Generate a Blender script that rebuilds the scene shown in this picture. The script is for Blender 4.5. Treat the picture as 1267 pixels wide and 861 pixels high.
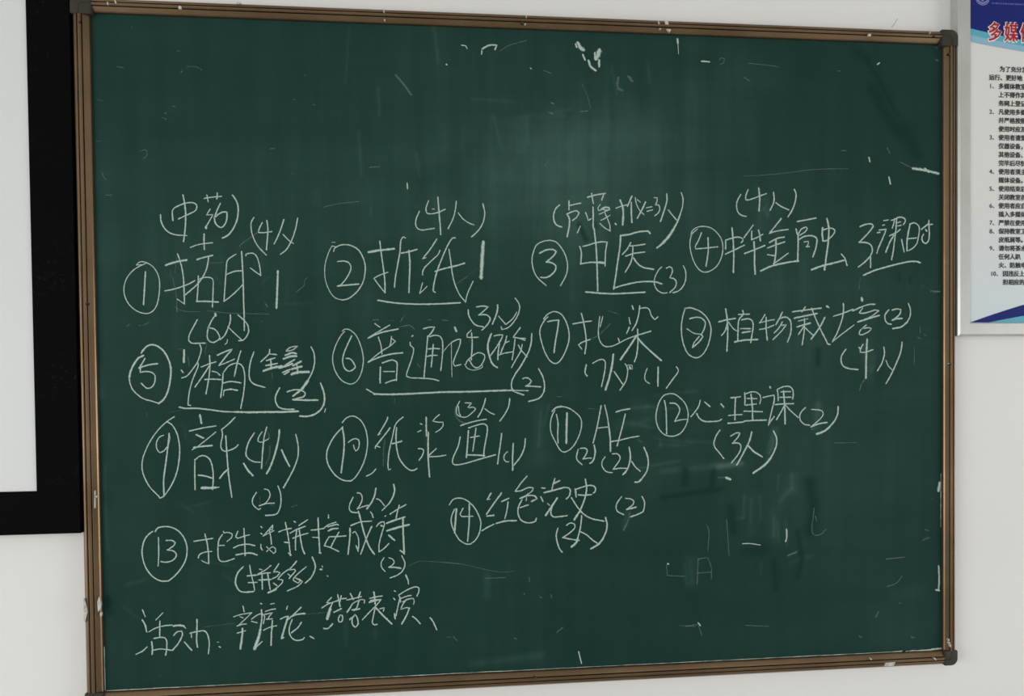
import bpy, bmesh, math, random
import numpy as np
from mathutils import Vector, Euler

# ------------------------------------------------------------------ camera
scene = bpy.context.scene
for ob in list(bpy.data.objects):
    bpy.data.objects.remove(ob)
C = scene.collection
cam_data = bpy.data.cameras.new('camera')
cam = bpy.data.objects.new('camera', cam_data)
C.objects.link(cam)
cam.location = (-0.23437, -1.43924, 1.53498)
cam.rotation_euler = Euler((math.radians(88.8974), math.radians(0.6356), math.radians(-5.9343)), 'XYZ')
cam_data.sensor_fit = 'HORIZONTAL'
cam_data.sensor_width = 36.0
cam_data.lens = 950.0 / 1267.0 * 36.0
cam_data.shift_x = 0.012810
cam_data.shift_y = 0.053043
cam_data.clip_start = 0.02
scene.camera = cam

# ------------------------------------------------------------------ light and exposure
scene.view_settings.view_transform = 'Standard'
scene.view_settings.look = 'None'
scene.view_settings.gamma = 1.0
scene.view_settings.use_curve_mapping = False
scene.view_settings.exposure = 0.08
world = bpy.data.worlds.new('classroom_air')
scene.world = world
world.use_nodes = True
wbg = world.node_tree.nodes['Background']
wbg.inputs[0].default_value = (1.0, 0.99, 0.965, 1)
wbg.inputs[1].default_value = 0.46


def area(name, loc, aim, sx, sy, power, col):
    d = bpy.data.lights.new(name, 'AREA')
    d.shape = 'RECTANGLE'
    d.size, d.size_y, d.energy, d.color = sx, sy, power, col
    o = bpy.data.objects.new(name, d)
    o.location = loc
    o.rotation_euler = (Vector(aim) - Vector(loc)).to_track_quat('-Z', 'Y').to_euler()
    C.objects.link(o)
    return o


# ceiling tubes of the classroom, and unseen side fills that brighten the wall
area('ceiling_tube_light', (-1.2, -3.4, 2.70), (-1.1, -1.6, 0.0), 1.3, 0.3, 5, (1, 0.99, 0.95))
area('ceiling_tube_light', (1.4, -3.4, 2.70), (1.3, -1.6, 0.0), 1.3, 0.3, 5, (1, 0.99, 0.95))
area('side_fill_light', (-4.2, -2.9, 1.25), (-0.2, 0.0, 0.9), 2.6, 2.0, 96, (0.98, 0.99, 1.0))  # broad unseen source at the left, where the wall is brighter
area('side_fill_light', (4.5, -2.0, 1.0), (0.3, 0.0, 0.6), 2.4, 1.6, 76, (0.98, 0.99, 1.0))  # fill added at the right to lift the lower wall


# ------------------------------------------------------------------ helpers
def node_mat(name):
    m = bpy.data.materials.new(name)
    m.use_nodes = True
    nt = m.node_tree
    return m, nt, nt.nodes['Principled BSDF'], nt.nodes['Material Output']


def N(nt, kind, **kw):
    n = nt.nodes.new(kind)
    for k, v in kw.items():
        setattr(n, k, v)
    return n


def math_node(nt, op, a, b=None, clamp=False):
    n = N(nt, 'ShaderNodeMath', operation=op, use_clamp=clamp)
    for i, v in enumerate((a, b)):
        if v is None:
            continue
        if isinstance(v, (int, float)):
            n.inputs[i].default_value = v
        else:
            nt.links.new(v, n.inputs[i])
    return n.outputs[0]


def noise(nt, vec, scale, detail=4, rough=0.55, stretch=None, distort=0.0):
    if stretch:
        mp = N(nt, 'ShaderNodeMapping')
        mp.inputs['Scale'].default_value = stretch
        nt.links.new(vec, mp.inputs['Vector'])
        vec = mp.outputs[0]
    n = N(nt, 'ShaderNodeTexNoise')
    n.inputs['Scale'].default_value = scale
    n.inputs['Detail'].default_value = detail
    n.inputs['Roughness'].default_value = rough
    n.inputs['Distortion'].default_value = distort
    nt.links.new(vec, n.inputs['Vector'])
    return n.outputs[0]


def mapr(nt, v, a, b, c=0.0, d=1.0):
    n = N(nt, 'ShaderNodeMapRange')
    n.inputs[1].default_value, n.inputs[2].default_value = a, b
    n.inputs[3].default_value, n.inputs[4].default_value = c, d
    nt.links.new(v, n.inputs[0])
    return n.outputs[0]


def mixc(nt, f, a, b):
    n = N(nt, 'ShaderNodeMix', data_type='RGBA')
    if isinstance(f, (int, float)):
        n.inputs[0].default_value = f
    else:
        nt.links.new(f, n.inputs[0])
    for i, v in ((6, a), (7, b)):
        if isinstance(v, tuple):
            n.inputs[i].default_value = (*v, 1)
        else:
            nt.links.new(v, n.inputs[i])
    return n.outputs[2]


def objvec(nt):
    return N(nt, 'ShaderNodeTexCoord').outputs['Object']


def bump(nt, bsdf, h, strength, dist=0.001):
    b = N(nt, 'ShaderNodeBump')
    b.inputs['Strength'].default_value = strength
    b.inputs['Distance'].default_value = dist
    nt.links.new(h, b.inputs['Height'])
    nt.links.new(b.outputs[0], bsdf.inputs['Normal'])


# ------------------------------------------------------------------ materials
def mat_wall():
    m, nt, b, o = node_mat('white_wall_paint')
    v = objvec(nt)
    n1 = noise(nt, v, 1.3, 3)
    n2 = noise(nt, v, 14, 5)
    c = mixc(nt, mapr(nt, n1, 0.35, 0.65), (0.755, 0.75, 0.725), (0.79, 0.785, 0.765))
    c = mixc(nt, mapr(nt, n2, 0.62, 0.8, 0, 0.25), c, (0.70, 0.69, 0.66))
    nt.links.new(c, b.inputs['Base Color'])
    b.inputs['Roughness'].default_value = 0.75
    bump(nt, b, noise(nt, v, 60, 4), 0.12, 0.002)
    return m


def mat_board():
    m, nt, b, o = node_mat('green_chalkboard_enamel')
    v = objvec(nt)
    dust = N(nt, 'ShaderNodeAttribute', attribute_name='dust_and_patches').outputs['Fac']
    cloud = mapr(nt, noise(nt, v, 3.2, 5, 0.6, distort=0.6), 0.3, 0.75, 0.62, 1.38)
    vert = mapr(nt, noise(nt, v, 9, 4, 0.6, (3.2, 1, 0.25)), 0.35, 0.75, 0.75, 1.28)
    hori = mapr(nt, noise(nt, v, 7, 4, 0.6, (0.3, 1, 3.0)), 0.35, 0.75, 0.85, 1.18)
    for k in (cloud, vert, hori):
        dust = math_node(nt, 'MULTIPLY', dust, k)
    speck = N(nt, 'ShaderNodeTexVoronoi')
    speck.inputs['Scale'].default_value = 26
    nt.links.new(v, speck.inputs['Vector'])
    sp = math_node(nt, 'MULTIPLY', mapr(nt, speck.outputs['Distance'], 0.05, 0.02),
                   mapr(nt, noise(nt, v, 5, 2), 0.58, 0.7, 0, 0.2))
    dust = math_node(nt, 'ADD', dust, sp, True)
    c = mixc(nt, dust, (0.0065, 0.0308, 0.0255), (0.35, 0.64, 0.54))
    nt.links.new(c, b.inputs['Base Color'])
    b.inputs['Roughness'].default_value = 0.62
    b.inputs['Specular IOR Level'].default_value = 0.06
    bump(nt, b, noise(nt, v, 350, 2), 0.08, 0.0004)
    return m


def mat_chalk(name, col, alpha, lo, hi, grain, streak=False):
    """chalk layer: thins out at the stroke's edges and over the grain of the board"""
    m, nt, b, o = node_mat(name)
    uv = N(nt, 'ShaderNodeUVMap').outputs[0]
    sep = N(nt, 'ShaderNodeSeparateXYZ')
    nt.links.new(uv, sep.inputs[0])
    e = math_node(nt, 'ABSOLUTE', math_node(nt, 'SUBTRACT', math_node(nt, 'MULTIPLY', sep.outputs[1], 2.0), 1.0))
    e = math_node(nt, 'SUBTRACT', 1.0, e)
    v = objvec(nt)
    n = noise(nt, v, 420, 3, 0.7) if not streak else noise(nt, v, 22, 4, 0.65, (2.4, 1, 0.8))
    f = math_node(nt, 'ADD', e, math_node(nt, 'MULTIPLY', math_node(nt, 'SUBTRACT', n, 0.5), grain))
    a = math_node(nt, 'MULTIPLY', mapr(nt, f, lo, hi), alpha)
    b.inputs['Base Color'].default_value = (*col, 1)
    b.inputs['Roughness'].default_value = 0.95
    b.inputs['Specular IOR Level'].default_value = 0.05
    nt.links.new(a, b.inputs['Alpha'])
    return m


def mat_rail():
    m, nt, b, o = node_mat('bronze_anodised_aluminium')
    v = objvec(nt)
    n = noise(nt, v, 5, 5, 0.6)
    c = mixc(nt, mapr(nt, n, 0.35, 0.7), (0.150, 0.098, 0.054), (0.225, 0.154, 0.088))
    w = noise(nt, v, 45, 4, 0.7)
    c = mixc(nt, mapr(nt, w, 0.66, 0.78, 0, 0.45), c, (0.36, 0.32, 0.27))
    nt.links.new(c, b.inputs['Base Color'])
    b.inputs['Metallic'].default_value = 0.85
    b.inputs['Roughness'].default_value = 0.33
    bump(nt, b, w, 0.1, 0.0005)
    return m


def mat_plain(name, col, rough=0.5, metal=0.0, spec=0.5, var=0.0, scale=8, bumps=0.0):
    m, nt, b, o = node_mat(name)
    v = objvec(nt)
    n = noise(nt, v, scale, 5, 0.6)
    dark = tuple(x * (1 - var) for x in col)
    nt.links.new(mixc(nt, mapr(nt, n, 0.35, 0.65), dark, col), b.inputs['Base Color'])
    b.inputs['Roughness'].default_value = rough
    b.inputs['Metallic'].default_value = metal
    b.inputs['Specular IOR Level'].default_value = spec
    if bumps:
        bump(nt, b, n, bumps, 0.0006)
    return m


def mat_screen_border():
    m, nt, b, o = node_mat('matte_black_border')
    v = objvec(nt)
    n = noise(nt, v, 160, 4, 0.75)
    band = noise(nt, v, 7, 3)
    d = math_node(nt, 'MULTIPLY', mapr(nt, n, 0.58, 0.78), mapr(nt, band, 0.45, 0.62, 0, 0.05))
    nt.links.new(mixc(nt, d, (0.0030, 0.0031, 0.0033), (0.5, 0.5, 0.48)), b.inputs['Base Color'])
    b.inputs['Roughness'].default_value = 0.6
    b.inputs['Specular IOR Level'].default_value = 0.02
    return m


def mat_paper():
    m, nt, b, o = node_mat('printed_poster_paper')
    v = objvec(nt)
    sep = N(nt, 'ShaderNodeSeparateXYZ')
    nt.links.new(v, sep.inputs[0])
    # the print fades from warm white at the top to pale blue at the bottom
    f = mapr(nt, sep.outputs[2], -0.10, -0.42)
    c = mixc(nt, f, (0.72, 0.715, 0.69), (0.60, 0.70, 0.735))
    nt.links.new(c, b.inputs['Base Color'])
    b.inputs['Roughness'].default_value = 0.45
    b.inputs['Specular IOR Level'].default_value = 0.3
    return m


M_WALL = mat_wall()
M_BOARD = mat_board()
M_CHALK = mat_chalk('white_chalk', (0.50, 0.63, 0.57), 0.86, 0.05, 0.70, 1.4)
M_FAINT = mat_chalk('thin_white_chalk', (0.53, 0.66, 0.60), 0.15, 0.1, 0.9, 1.4)
M_LEDGE = mat_chalk('ledge_chalk_dust', (0.62, 0.66, 0.61), 0.8, 0.0, 0.6, 2.2, True)
M_RAIL = mat_rail()
M_CAP = mat_plain('dark_corner_plastic', (0.052, 0.048, 0.036), 0.5, 0.0, 0.15, 0.3, 30, 0.2)
M_GASKET = mat_plain('black_rubber_gap', (0.006, 0.006, 0.005), 0.8)
M_SCREW = mat_plain('dark_screw_steel', (0.05, 0.042, 0.03), 0.35, 0.8)
M_WHITE = mat_plain('white_paint_fleck', (0.64, 0.62, 0.56), 0.7, 0, 0.3, 0.45, 160)
M_SURF = mat_plain('white_screen_surface', (0.70, 0.715, 0.71), 0.35, 0, 0.35, 0.02, 2)
M_BORDER = mat_screen_border()
M_ALU = mat_plain('satin_silver_aluminium', (0.58, 0.58, 0.55), 0.36, 0.55, 0.5, 0.10, 12, 0.1)
M_BACK = mat_plain('grey_backing_panel', (0.25, 0.25, 0.25), 0.7)
M_PAPER = mat_paper()
M_NAVY = mat_plain('navy_blue_print', (0.014, 0.024, 0.175), 0.4, 0, 0.1, 0.12, 6)
M_CYAN = mat_plain('turquoise_print', (0.10, 0.42, 0.53), 0.4, 0, 0.3, 0.05, 6)
M_PALEBLUE = mat_plain('pale_blue_print', (0.27, 0.48, 0.60), 0.4, 0, 0.3, 0.05, 6)
M_RED = mat_plain('red_print', (0.44, 0.010, 0.012), 0.4, 0, 0.3, 0.05, 6)
M_TITLEWHITE = mat_plain('white_outline_print', (0.84, 0.72, 0.76), 0.4, 0, 0.3)
M_INK = mat_plain('black_print', (0.020, 0.024, 0.026), 0.5, 0, 0.3)
M_LOGO = mat_plain('lilac_print', (0.36, 0.38, 0.62), 0.4, 0, 0.3)
M_SCUFF = mat_chalk('grey_scuff', (0.33, 0.31, 0.25), 0.4, 0.0, 0.9, 1.0)


# ------------------------------------------------------------------ object helpers
def link(name, me, mat, parent=None, label=None):
    o = bpy.data.objects.new(name, me)
    C.objects.link(o)
    if mat is not None:
        me.materials.append(mat)
    if parent is not None:
        o.parent = parent
    if label:
        o['label'] = label
    return o


def obj(name, bm, mat, parent=None, label=None, bevel=0.0, smooth=False):
    me = bpy.data.meshes.new(name)
    bmesh.ops.recalc_face_normals(bm, faces=bm.faces) if not smooth else None
    bm.to_mesh(me)
    bm.free()
    o = link(name, me, mat, parent, label)
    if bevel:
        md = o.modifiers.new('bevel', 'BEVEL')
        md.width = bevel
        md.segments = 3
        md.limit_method = 'ANGLE'
    if smooth:
        for p in me.polygons:
            p.use_smooth = True
    return o


def empty(name, loc, label, cat):
    o = bpy.data.objects.new(name, None)
    o.location = loc
    o.empty_display_size = 0.1
    C.objects.link(o)
    o['label'] = label
    o['category'] = cat
    return o


def add_box(bm, x0, x1, y0, y1, z0, z1):
    vs = [bm.verts.new((x, y, z)) for x in (x0, x1) for y in (y0, y1) for z in (z0, z1)]
    for f in ((0, 1, 3, 2), (4, 6, 7, 5), (0, 4, 5, 1), (2, 3, 7, 6), (0, 2, 6, 4), (1, 5, 7, 3)):
        bm.faces.new([vs[i] for i in f])


def box(name, dims, mat, parent=None, label=None, bevel=0.0):
    bm = bmesh.new()
    add_box(bm, *dims)
    return obj(name, bm, mat, parent, label, bevel)


def prism(bm, outline, y0, y1):
    """outline in (x, z), pushed from y0 to y1"""
    a = [bm.verts.new((x, y0, z)) for x, z in outline]
    b = [bm.verts.new((x, y1, z)) for x, z in outline]
    n = len(a)
    bm.faces.new(a)
    bm.faces.new(b[::-1])
    for i in range(n):
        j = (i + 1) % n
        bm.faces.new((a[j], a[i], b[i], b[j]))


rng = random.Random(11)


def smooth_path(pts, step):
    """round the traced points into a hand-drawn line, keeping sharp turns sharp"""
    P = [Vector(p) for p in pts]
    if len(P) < 3:
        Q = P
    sharp = [True] + [False] * (len(P) - 2) + [True] if len(P) > 1 else [True]
    for i in range(1, len(P) - 1):
        a, b = P[i] - P[i - 1], P[i + 1] - P[i]
        if a.length > 1e-9 and b.length > 1e-9 and a.angle(b) > 1.25:
            sharp[i] = True
    out = [P[0]]
    for i in range(len(P) - 1):
        p1, p2 = P[i], P[i + 1]
        p0 = P[i - 1] if not sharp[i] else p1 * 2 - p2
        p3 = P[i + 2] if not sharp[i + 1] else p2 * 2 - p1
        n = max(1, int((p2 - p1).length / step))
        for k in range(1, n + 1):
            t = k / n
            out.append(0.5 * ((2 * p1) + (p2 - p0) * t + (2 * p0 - 5 * p1 + 4 * p2 - p3) * t * t
                              + (3 * p1 - p0 - 3 * p2 + p3) * t ** 3))
    return out


def ribbon(bm, uvl, pts, w, y, step=0.003, jitter=0.12):
    """one mark: a strip of width w along pts on the plane y, its v coordinate running across the mark"""
    P = smooth_path(pts, step)
    keep = [P[0]]
    for p in P[1:]:
        if (p - keep[-1]).length > 1e-5:
            keep.append(p)
    P = keep
    if len(P) < 2:
        P = [P[0], P[0] + Vector((w * 0.3, 0))]
    # rounded ends
    d0 = (P[0] - P[1]).normalized()
    d1 = (P[-1] - P[-2]).normalized()
    P = [P[0] + d0 * w * 0.42, P[0] + d0 * w * 0.28] + P + [P[-1] + d1 * w * 0.28, P[-1] + d1 * w * 0.42]
    wid = [0.25, 0.75] + [1.0] * (len(P) - 4) + [0.75, 0.25]
    rows = []
    for i, p in enumerate(P):
        a = P[max(0, i - 1)]
        b = P[min(len(P) - 1, i + 1)]
        t = b - a
        if t.length < 1e-9:
            t = Vector((1, 0))
        t.normalize()
        n = Vector((-t.y, t.x))
        h = 0.5 * w * wid[i] * (1 + rng.uniform(-jitter, jitter))
        rows.append([bm.verts.new((q.x, y, q.y)) for q in (p + n * h, p, p - n * h)])
    L = len(rows) - 1
    for i in range(L):
        for k in (0, 1):
            q = (rows[i][k], rows[i + 1][k], rows[i + 1][k + 1], rows[i][k + 1])
            try:
                f = bm.faces.new(q)
            except ValueError:
                continue
            for lp, (uu, vv) in zip(f.loops, ((i, k), (i + 1, k), (i + 1, k + 1), (i, k + 1))):
                lp[uvl].uv = (uu / L, vv * 0.5)


def marks(name, strokes, mat, parent, y, label=None, step=0.003, jitter=0.12):
    bm = bmesh.new()
    uvl = bm.loops.layers.uv.new('UVMap')
    for k, (w, flat) in enumerate(strokes):
        pts = [(flat[i] * 0.0001, flat[i + 1] * 0.0001) for i in range(0, len(flat), 2)]
        ribbon(bm, uvl, pts, w * 0.0001, y - 0.000012 * k, step, jitter)
    me = bpy.data.meshes.new(name)
    bm.to_mesh(me)
    bm.free()
    return link(name, me, mat, parent, label)


# ------------------------------------------------------------------ setting
wall = box('wall_front', (-3.2, 3.2, 0.0, 0.12, 0.0, 3.1), M_WALL)
wall['kind'] = 'structure'
floor = box('floor', (-3.2, 3.2, -4.5, 0.0, -0.06, 0.0), mat_plain('grey_terrazzo', (0.52, 0.51, 0.48), 0.4, 0, 0.4, 0.2, 40))
floor['kind'] = 'structure'
ceiling = box('ceiling', (-3.2, 3.2, -4.5, 0.0, 2.76, 2.84), mat_plain('white_ceiling_paint', (0.62, 0.615, 0.60), 0.8, 0, 0.3, 0.04, 6))
ceiling['kind'] = 'structure'
marks('scuff_mark', [(30,(7024,22371,7083,22452,7134,22533))], M_SCUFF, wall, -0.0006, 'grey scuff on the wall above the frame corner')

# ------------------------------------------------------------------ chalkboard
ZC = 1.6
YB = -0.010                    # face of the green sheet
YF = -0.022                    # front of the frame
HX, HZ = 0.8, 0.6
OL, OR, OT, OB = 0.0298, 0.0256, 0.0256, 0.0277
board = empty('chalkboard', (0, 0, ZC),
              'green chalkboard in a bronze frame covered with numbered chalk writing', 'chalkboard')


def dust_and_patch_density(X, Z):
    """how pale the sheet is: broad soft patches, chalk streaks left by the cloth, strips wiped clean"""
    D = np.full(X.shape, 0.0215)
    for px, pz, rx, rz, amt in [(0.03, 0.372, 0.187, 0.135, 0.0495), (0.138, 0.314, 0.254, 0.106, 0.033), (-0.168, 0.264, 0.337, 0.089, 0.0165), (-0.504, 0.231, 0.321, 0.189, 0.0079), (0.329, 0.471, 0.146, 0.092, 0.0165), (-0.049, 0.16, 0.671, 0.21, 0.0132), (0.489, 0.163, 0.268, 0.218, 0.0099), (0.538, -0.136, 0.236, 0.221, 0.0132), (-0.165, 0.561, 0.305, 0.059, 0.0066), (0.688, -0.524, 0.103, 0.097, 0.0079), (0.165, -0.192, 0.192, 0.077, 0.0079), (-0.688, 0.157, 0.14, 0.286, 0.0079)]:  # soft patches paler than the sheet around them
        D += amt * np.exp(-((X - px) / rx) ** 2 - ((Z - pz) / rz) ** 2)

    def near(stroke):
        w, flat = stroke
        P = np.array(flat, float).reshape(-1, 2) * 0.0001
        best = np.full(X.shape, 9.0)
        for a, b in zip(P[:-1], P[1:]):
            d = b - a
            s = np.clip(((X - a[0]) * d[0] + (Z - a[1]) * d[1]) / max(1e-12, d.dot(d)), 0, 1)
            best = np.minimum(best, np.hypot(X - a[0] - s * d[0], Z - a[1] - s * d[1]))
        return np.exp(-(best / (w * 0.0001 * 0.45)) ** 2)

    for s in [(545,(186,4452,181,3989,32,3629)),
  (440,(766,4145,1278,3869,2022,4029)),
  (731,(542,3639,1275,3510,2019,3668)),
  (445,(1728,4599,1949,4316)),
  (217,(-249,4405,-326,3906)),
  (216,(-467,4258,-436,3762)),
  (570,(-1265,3321,-188,3304,906,3359)),
  (209,(4221,3127,4243,2906,4266,2728,4241,2373)),
  (116,(4383,2996,4405,2597)),
  (240,(6395,78,6418,-195,6490,-604)),
  (144,(6587,-105,6514,-423)),
  (141,(4515,-1527,4479,-1774,4407,-2087)),
  (214,(5425,-1067,5400,-1293,5376,-1564)),
  (138,(3244,-2219,3475,-2213,3684,-2173)),
  (290,(4746,-2694,4648,-3015)),
  (242,(4868,-2466,4891,-2698)),
  (337,(4503,-3197,4549,-3661)),
  (287,(4121,-2817,4069,-3507)),
  (191,(3877,-3801,4164,-3834)),
  (140,(2281,-2292,2984,-2239,3837,-2189)),
  (283,(2879,-4021,2829,-4477)),
  (302,(7500,-4748,6999,-4870)),
  (271,(1758,-1029,2097,-1122)),
  (180,(1418,-1420,2095,-1299)),
  (173,(-1126,-4202,-1130,-4548)),
  (228,(2788,-3989,2830,-4436)),
  (173,(-1405,-5837,-96,-5725)),
  (117,(-7971,-232,-7972,-744)),
  (78,(-7908,-1957,-7933,-2245,-7924,-2760,-7899,-3483)),
  (40,(-7643,-4487,-7507,-4638,-7370,-4738)),
  (352,(-79,-1102,-66,-1973)),
  (856,(3081,5738,3941,5519,4461,5204)),
  (641,(2905,4870,3504,4681)),
  (84,(-3740,-4774,-3743,-5374)),
  (63,(-3208,-5097,-3200,-5269)),
  (87,(4649,-2923,4746,-2787,4867,-2697)),
  (67,(4503,-3243,4501,-3613)),
  (77,(4575,-3337,4597,-3709)),
  (68,(4744,-3296,4766,-3807)),
  (76,(3906,-2811,3880,-3225)),
  (67,(4049,-2861,4032,-3322)),
  (67,(4217,-2819,4238,-3281)),
  (57,(3877,-3755,3886,-3861)),
  (124,(4030,-3783,4154,-3833)),
  (77,(4789,-4017,4983,-3930)),
  (57,(3737,-3221,3903,-3235)),
  (56,(2808,-4018,2852,-4478)),
  (56,(2714,-4106,2734,-4520)),
  (68,(4868,-2419,4882,-2674)),
  (67,(4603,-2413,4578,-2690)),
  (95,(3362,-2248,3837,-2175)),
  (58,(4837,-4134,5226,-4008)),
  (58,(5129,-4098,5324,-4011)),
  (67,(4234,-4113,4233,-4345)),
  (74,(2119,-845,2967,-753)),
  (63,(1487,-1093,2117,-1025)),
  (63,(1433,-1297,2114,-1462)),
  (63,(2113,-1642,2854,-1758)),
  (63,(2217,-1772,2747,-1808)),
  (64,(2748,-1705,3336,-1767)),
  (53,(2244,-1695,2243,-1824)),
  (75,(3387,-2209,3872,-2168)),
  (87,(4472,-1605,4389,-1970)),
  (76,(4582,-1502,4498,-1919)),
  (132,(5407,-1043,5350,-1515)),
  (105,(1576,-3044,1521,-3351)),
  (53,(1959,-1049,2859,-1112)),
  (63,(1792,-2226,2639,-2090)),
  (53,(2223,-1001,2219,-1566)),
  (51,(91,-973,-15,-1376)),
  (51,(-64,-1122,-121,-1779)),
  (46,(-6617,-1245,-6548,-1295,-6528,-1488)),
  (46,(-6689,-2642,-6413,-2842)),
  (47,(-6505,-2743,-6130,-2656)),
  (47,(-6289,-3719,-5728,-3836)),
  (47,(-5919,-3975,-5733,-4129)),
  (64,(-7593,-4107,-7270,-4023)),
  (49,(-3002,-1501,-2985,-1996)),
  (49,(-2263,-1315,-2219,-1763)),
  (47,(-6387,-1394,-6348,-1780)),
  (28,(-5141,1954,-5157,1579)),
  (24,(-5988,1451,-5871,1265)),
  (24,(-6745,1530,-6711,1263)),
  (28,(-5142,1267,-5080,1372,-4977,1414)),
  (29,(-4714,1269,-4719,955)),
  (41,(-4945,892,-4246,934)),
  (26,(-1572,1278,-1246,1578)),
  (21,(-3182,2707,-3185,2538)),
  (32,(4104,2926,4243,2906,4383,2930)),
  (37,(4312,2773,4405,2619)),
  (33,(4219,2706,4218,2528)),
  (37,(4289,2684,4382,2819)),
  (38,(6490,-422,6611,-287)),
  (34,(6395,-13,6394,-285)),
  (50,(-2001,6081,-1910,5334)),
  (49,(-3519,5925,-3608,4933)),
  (59,(-3374,4045,-3336,3249)),
  (60,(-3016,4851,-2998,4353)),
  (70,(-2333,3668,-2288,3267)),
  (52,(-495,4366,545,4545)),
  (61,(-905,4406,-758,3802)),
  (62,(-289,4320,-241,3914)),
  (51,(-1310,4699,-491,4670)),
  (73,(-81,4376,439,4440)),
  (53,(1340,5388,1442,4877)),
  (75,(2031,5513,2081,5102))]:
        D += min(0.030, max(0.012, 5.0 / s[0])) * near(s)
    for s in [(223,(6229,5803,6453,5684)),
  (117,(6452,5600,6632,5396,6811,5064,7082,4606)),
  (270,(6541,5098,6856,4601,7126,4226)),
  (318,(7217,4356,7490,3852)),
  (111,(693,2401,824,2121)),
  (190,(3642,-3034,3687,-3496)),
  (287,(3924,-3849,4308,-3861)),
  (145,(4985,-3535,5080,-4096,4982,-4419)),
  (145,(4499,-4076,4545,-4635)),
  (188,(2726,-2279,2710,-2530)),
  (142,(3291,-2292,3265,-2612)),
  (121,(2278,-2792,3454,-2662)),
  (292,(5231,-2567,5327,-3080,5228,-3543)),
  (73,(7113,1507,7113,1371)),
  (73,(7331,1439,7343,1326)),
  (142,(5428,15,5416,-255)),
  (44,(960,2513,1048,2340))]:
        D *= 1 - 0.85 * near(s)
    return D


def board_sheet():
    nx, nz = 480, 360
    ex, ez = HX + 0.012, HZ + 0.012
    gx, gz = np.meshgrid(np.linspace(-ex, ex, nx + 1), np.linspace(-ez, ez, nz + 1))
    X, Z = gx.ravel(), gz.ravel()
    verts = [(x, YB, z) for x, z in zip(X.tolist(), Z.tolist())]
    row = nx + 1
    faces = [(j * row + i, j * row + i + 1, (j + 1) * row + i + 1, (j + 1) * row + i) for j in range(nz) for i in range(nx)]
    rim = list(range(row)) + [j * row + nx for j in range(1, nz + 1)] + [nz * row + i for i in range(nx - 1, -1, -1)] + [j * row for j in range(nz - 1, 0, -1)]
    k0 = len(verts)
    verts += [(verts[i][0], -0.0015, verts[i][2]) for i in rim]
    m = len(rim)
    faces += [(rim[(k + 1) % m], rim[k], k0 + k, k0 + (k + 1) % m) for k in range(m)]
    faces.append(tuple(range(k0 + m - 1, k0 - 1, -1)))
    me = bpy.data.meshes.new('board_surface')
    me.from_pydata(verts, [], faces)
    at = me.attributes.new('dust_and_patches', 'FLOAT', 'POINT')
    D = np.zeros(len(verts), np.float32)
    D[:k0] = dust_and_patch_density(X, Z)
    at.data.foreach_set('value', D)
    me.update()
    link('board_surface', me, M_BOARD, board, 'dark green writing surface')


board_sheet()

# cross-section of a rail: u runs from the green sheet outwards (0..1), second value is y
PROFILE = [(0.0, YB + 0.0005), (0.0, -0.0118), (0.04, -0.0146), (0.10, -0.0163), (0.25, -0.0186), (0.345, -0.0199), (0.36, -0.0197), (0.375, -0.0160), (0.41, -0.0160),
           (0.425, -0.0205), (0.50, -0.0219), (0.56, -0.0220), (0.62, -0.0210), (0.635, -0.0172), (0.67, -0.0172),
           (0.685, -0.0208), (0.74, -0.0212), (0.83, -0.0200), (0.92, -0.0170), (1.0, -0.0125), (1.0, -0.0006)]


def rail(side, label):
    w = {'L': OL, 'R': OR, 'T': OT, 'B': OB}[side]
    capv = 0.0265
    bm = bmesh.new()
    rows = []
    n = 40
    for i in range(n + 1):
        t = i / n
        row = []
        for u, y in PROFILE:
            if side in 'LR':
                s = -1 if side == 'L' else 1
                row.append(bm.verts.new((s * (HX + u * w), y, -HZ + 2 * HZ * t)))
            else:
                s = 1 if side == 'T' else -1
                row.append(bm.verts.new((-HX + 2 * HX * t, y, s * (HZ + u * w))))
        rows.append(row)
    for i in range(n):
        for k in range(len(PROFILE) - 1):
            bm.faces.new((rows[i][k], rows[i + 1][k], rows[i + 1][k + 1], rows[i][k + 1]))
    for row in (rows[0], rows[-1]):
        bm.faces.new(row)
    o = obj('frame_rail', bm, M_RAIL, board, label)
    return o


rail('L', 'left rail of the bronze frame')
rail('R', 'right rail of the bronze frame')
rail('T', 'top rail of the bronze frame')
rail('B', 'bottom rail of the bronze frame')


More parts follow.
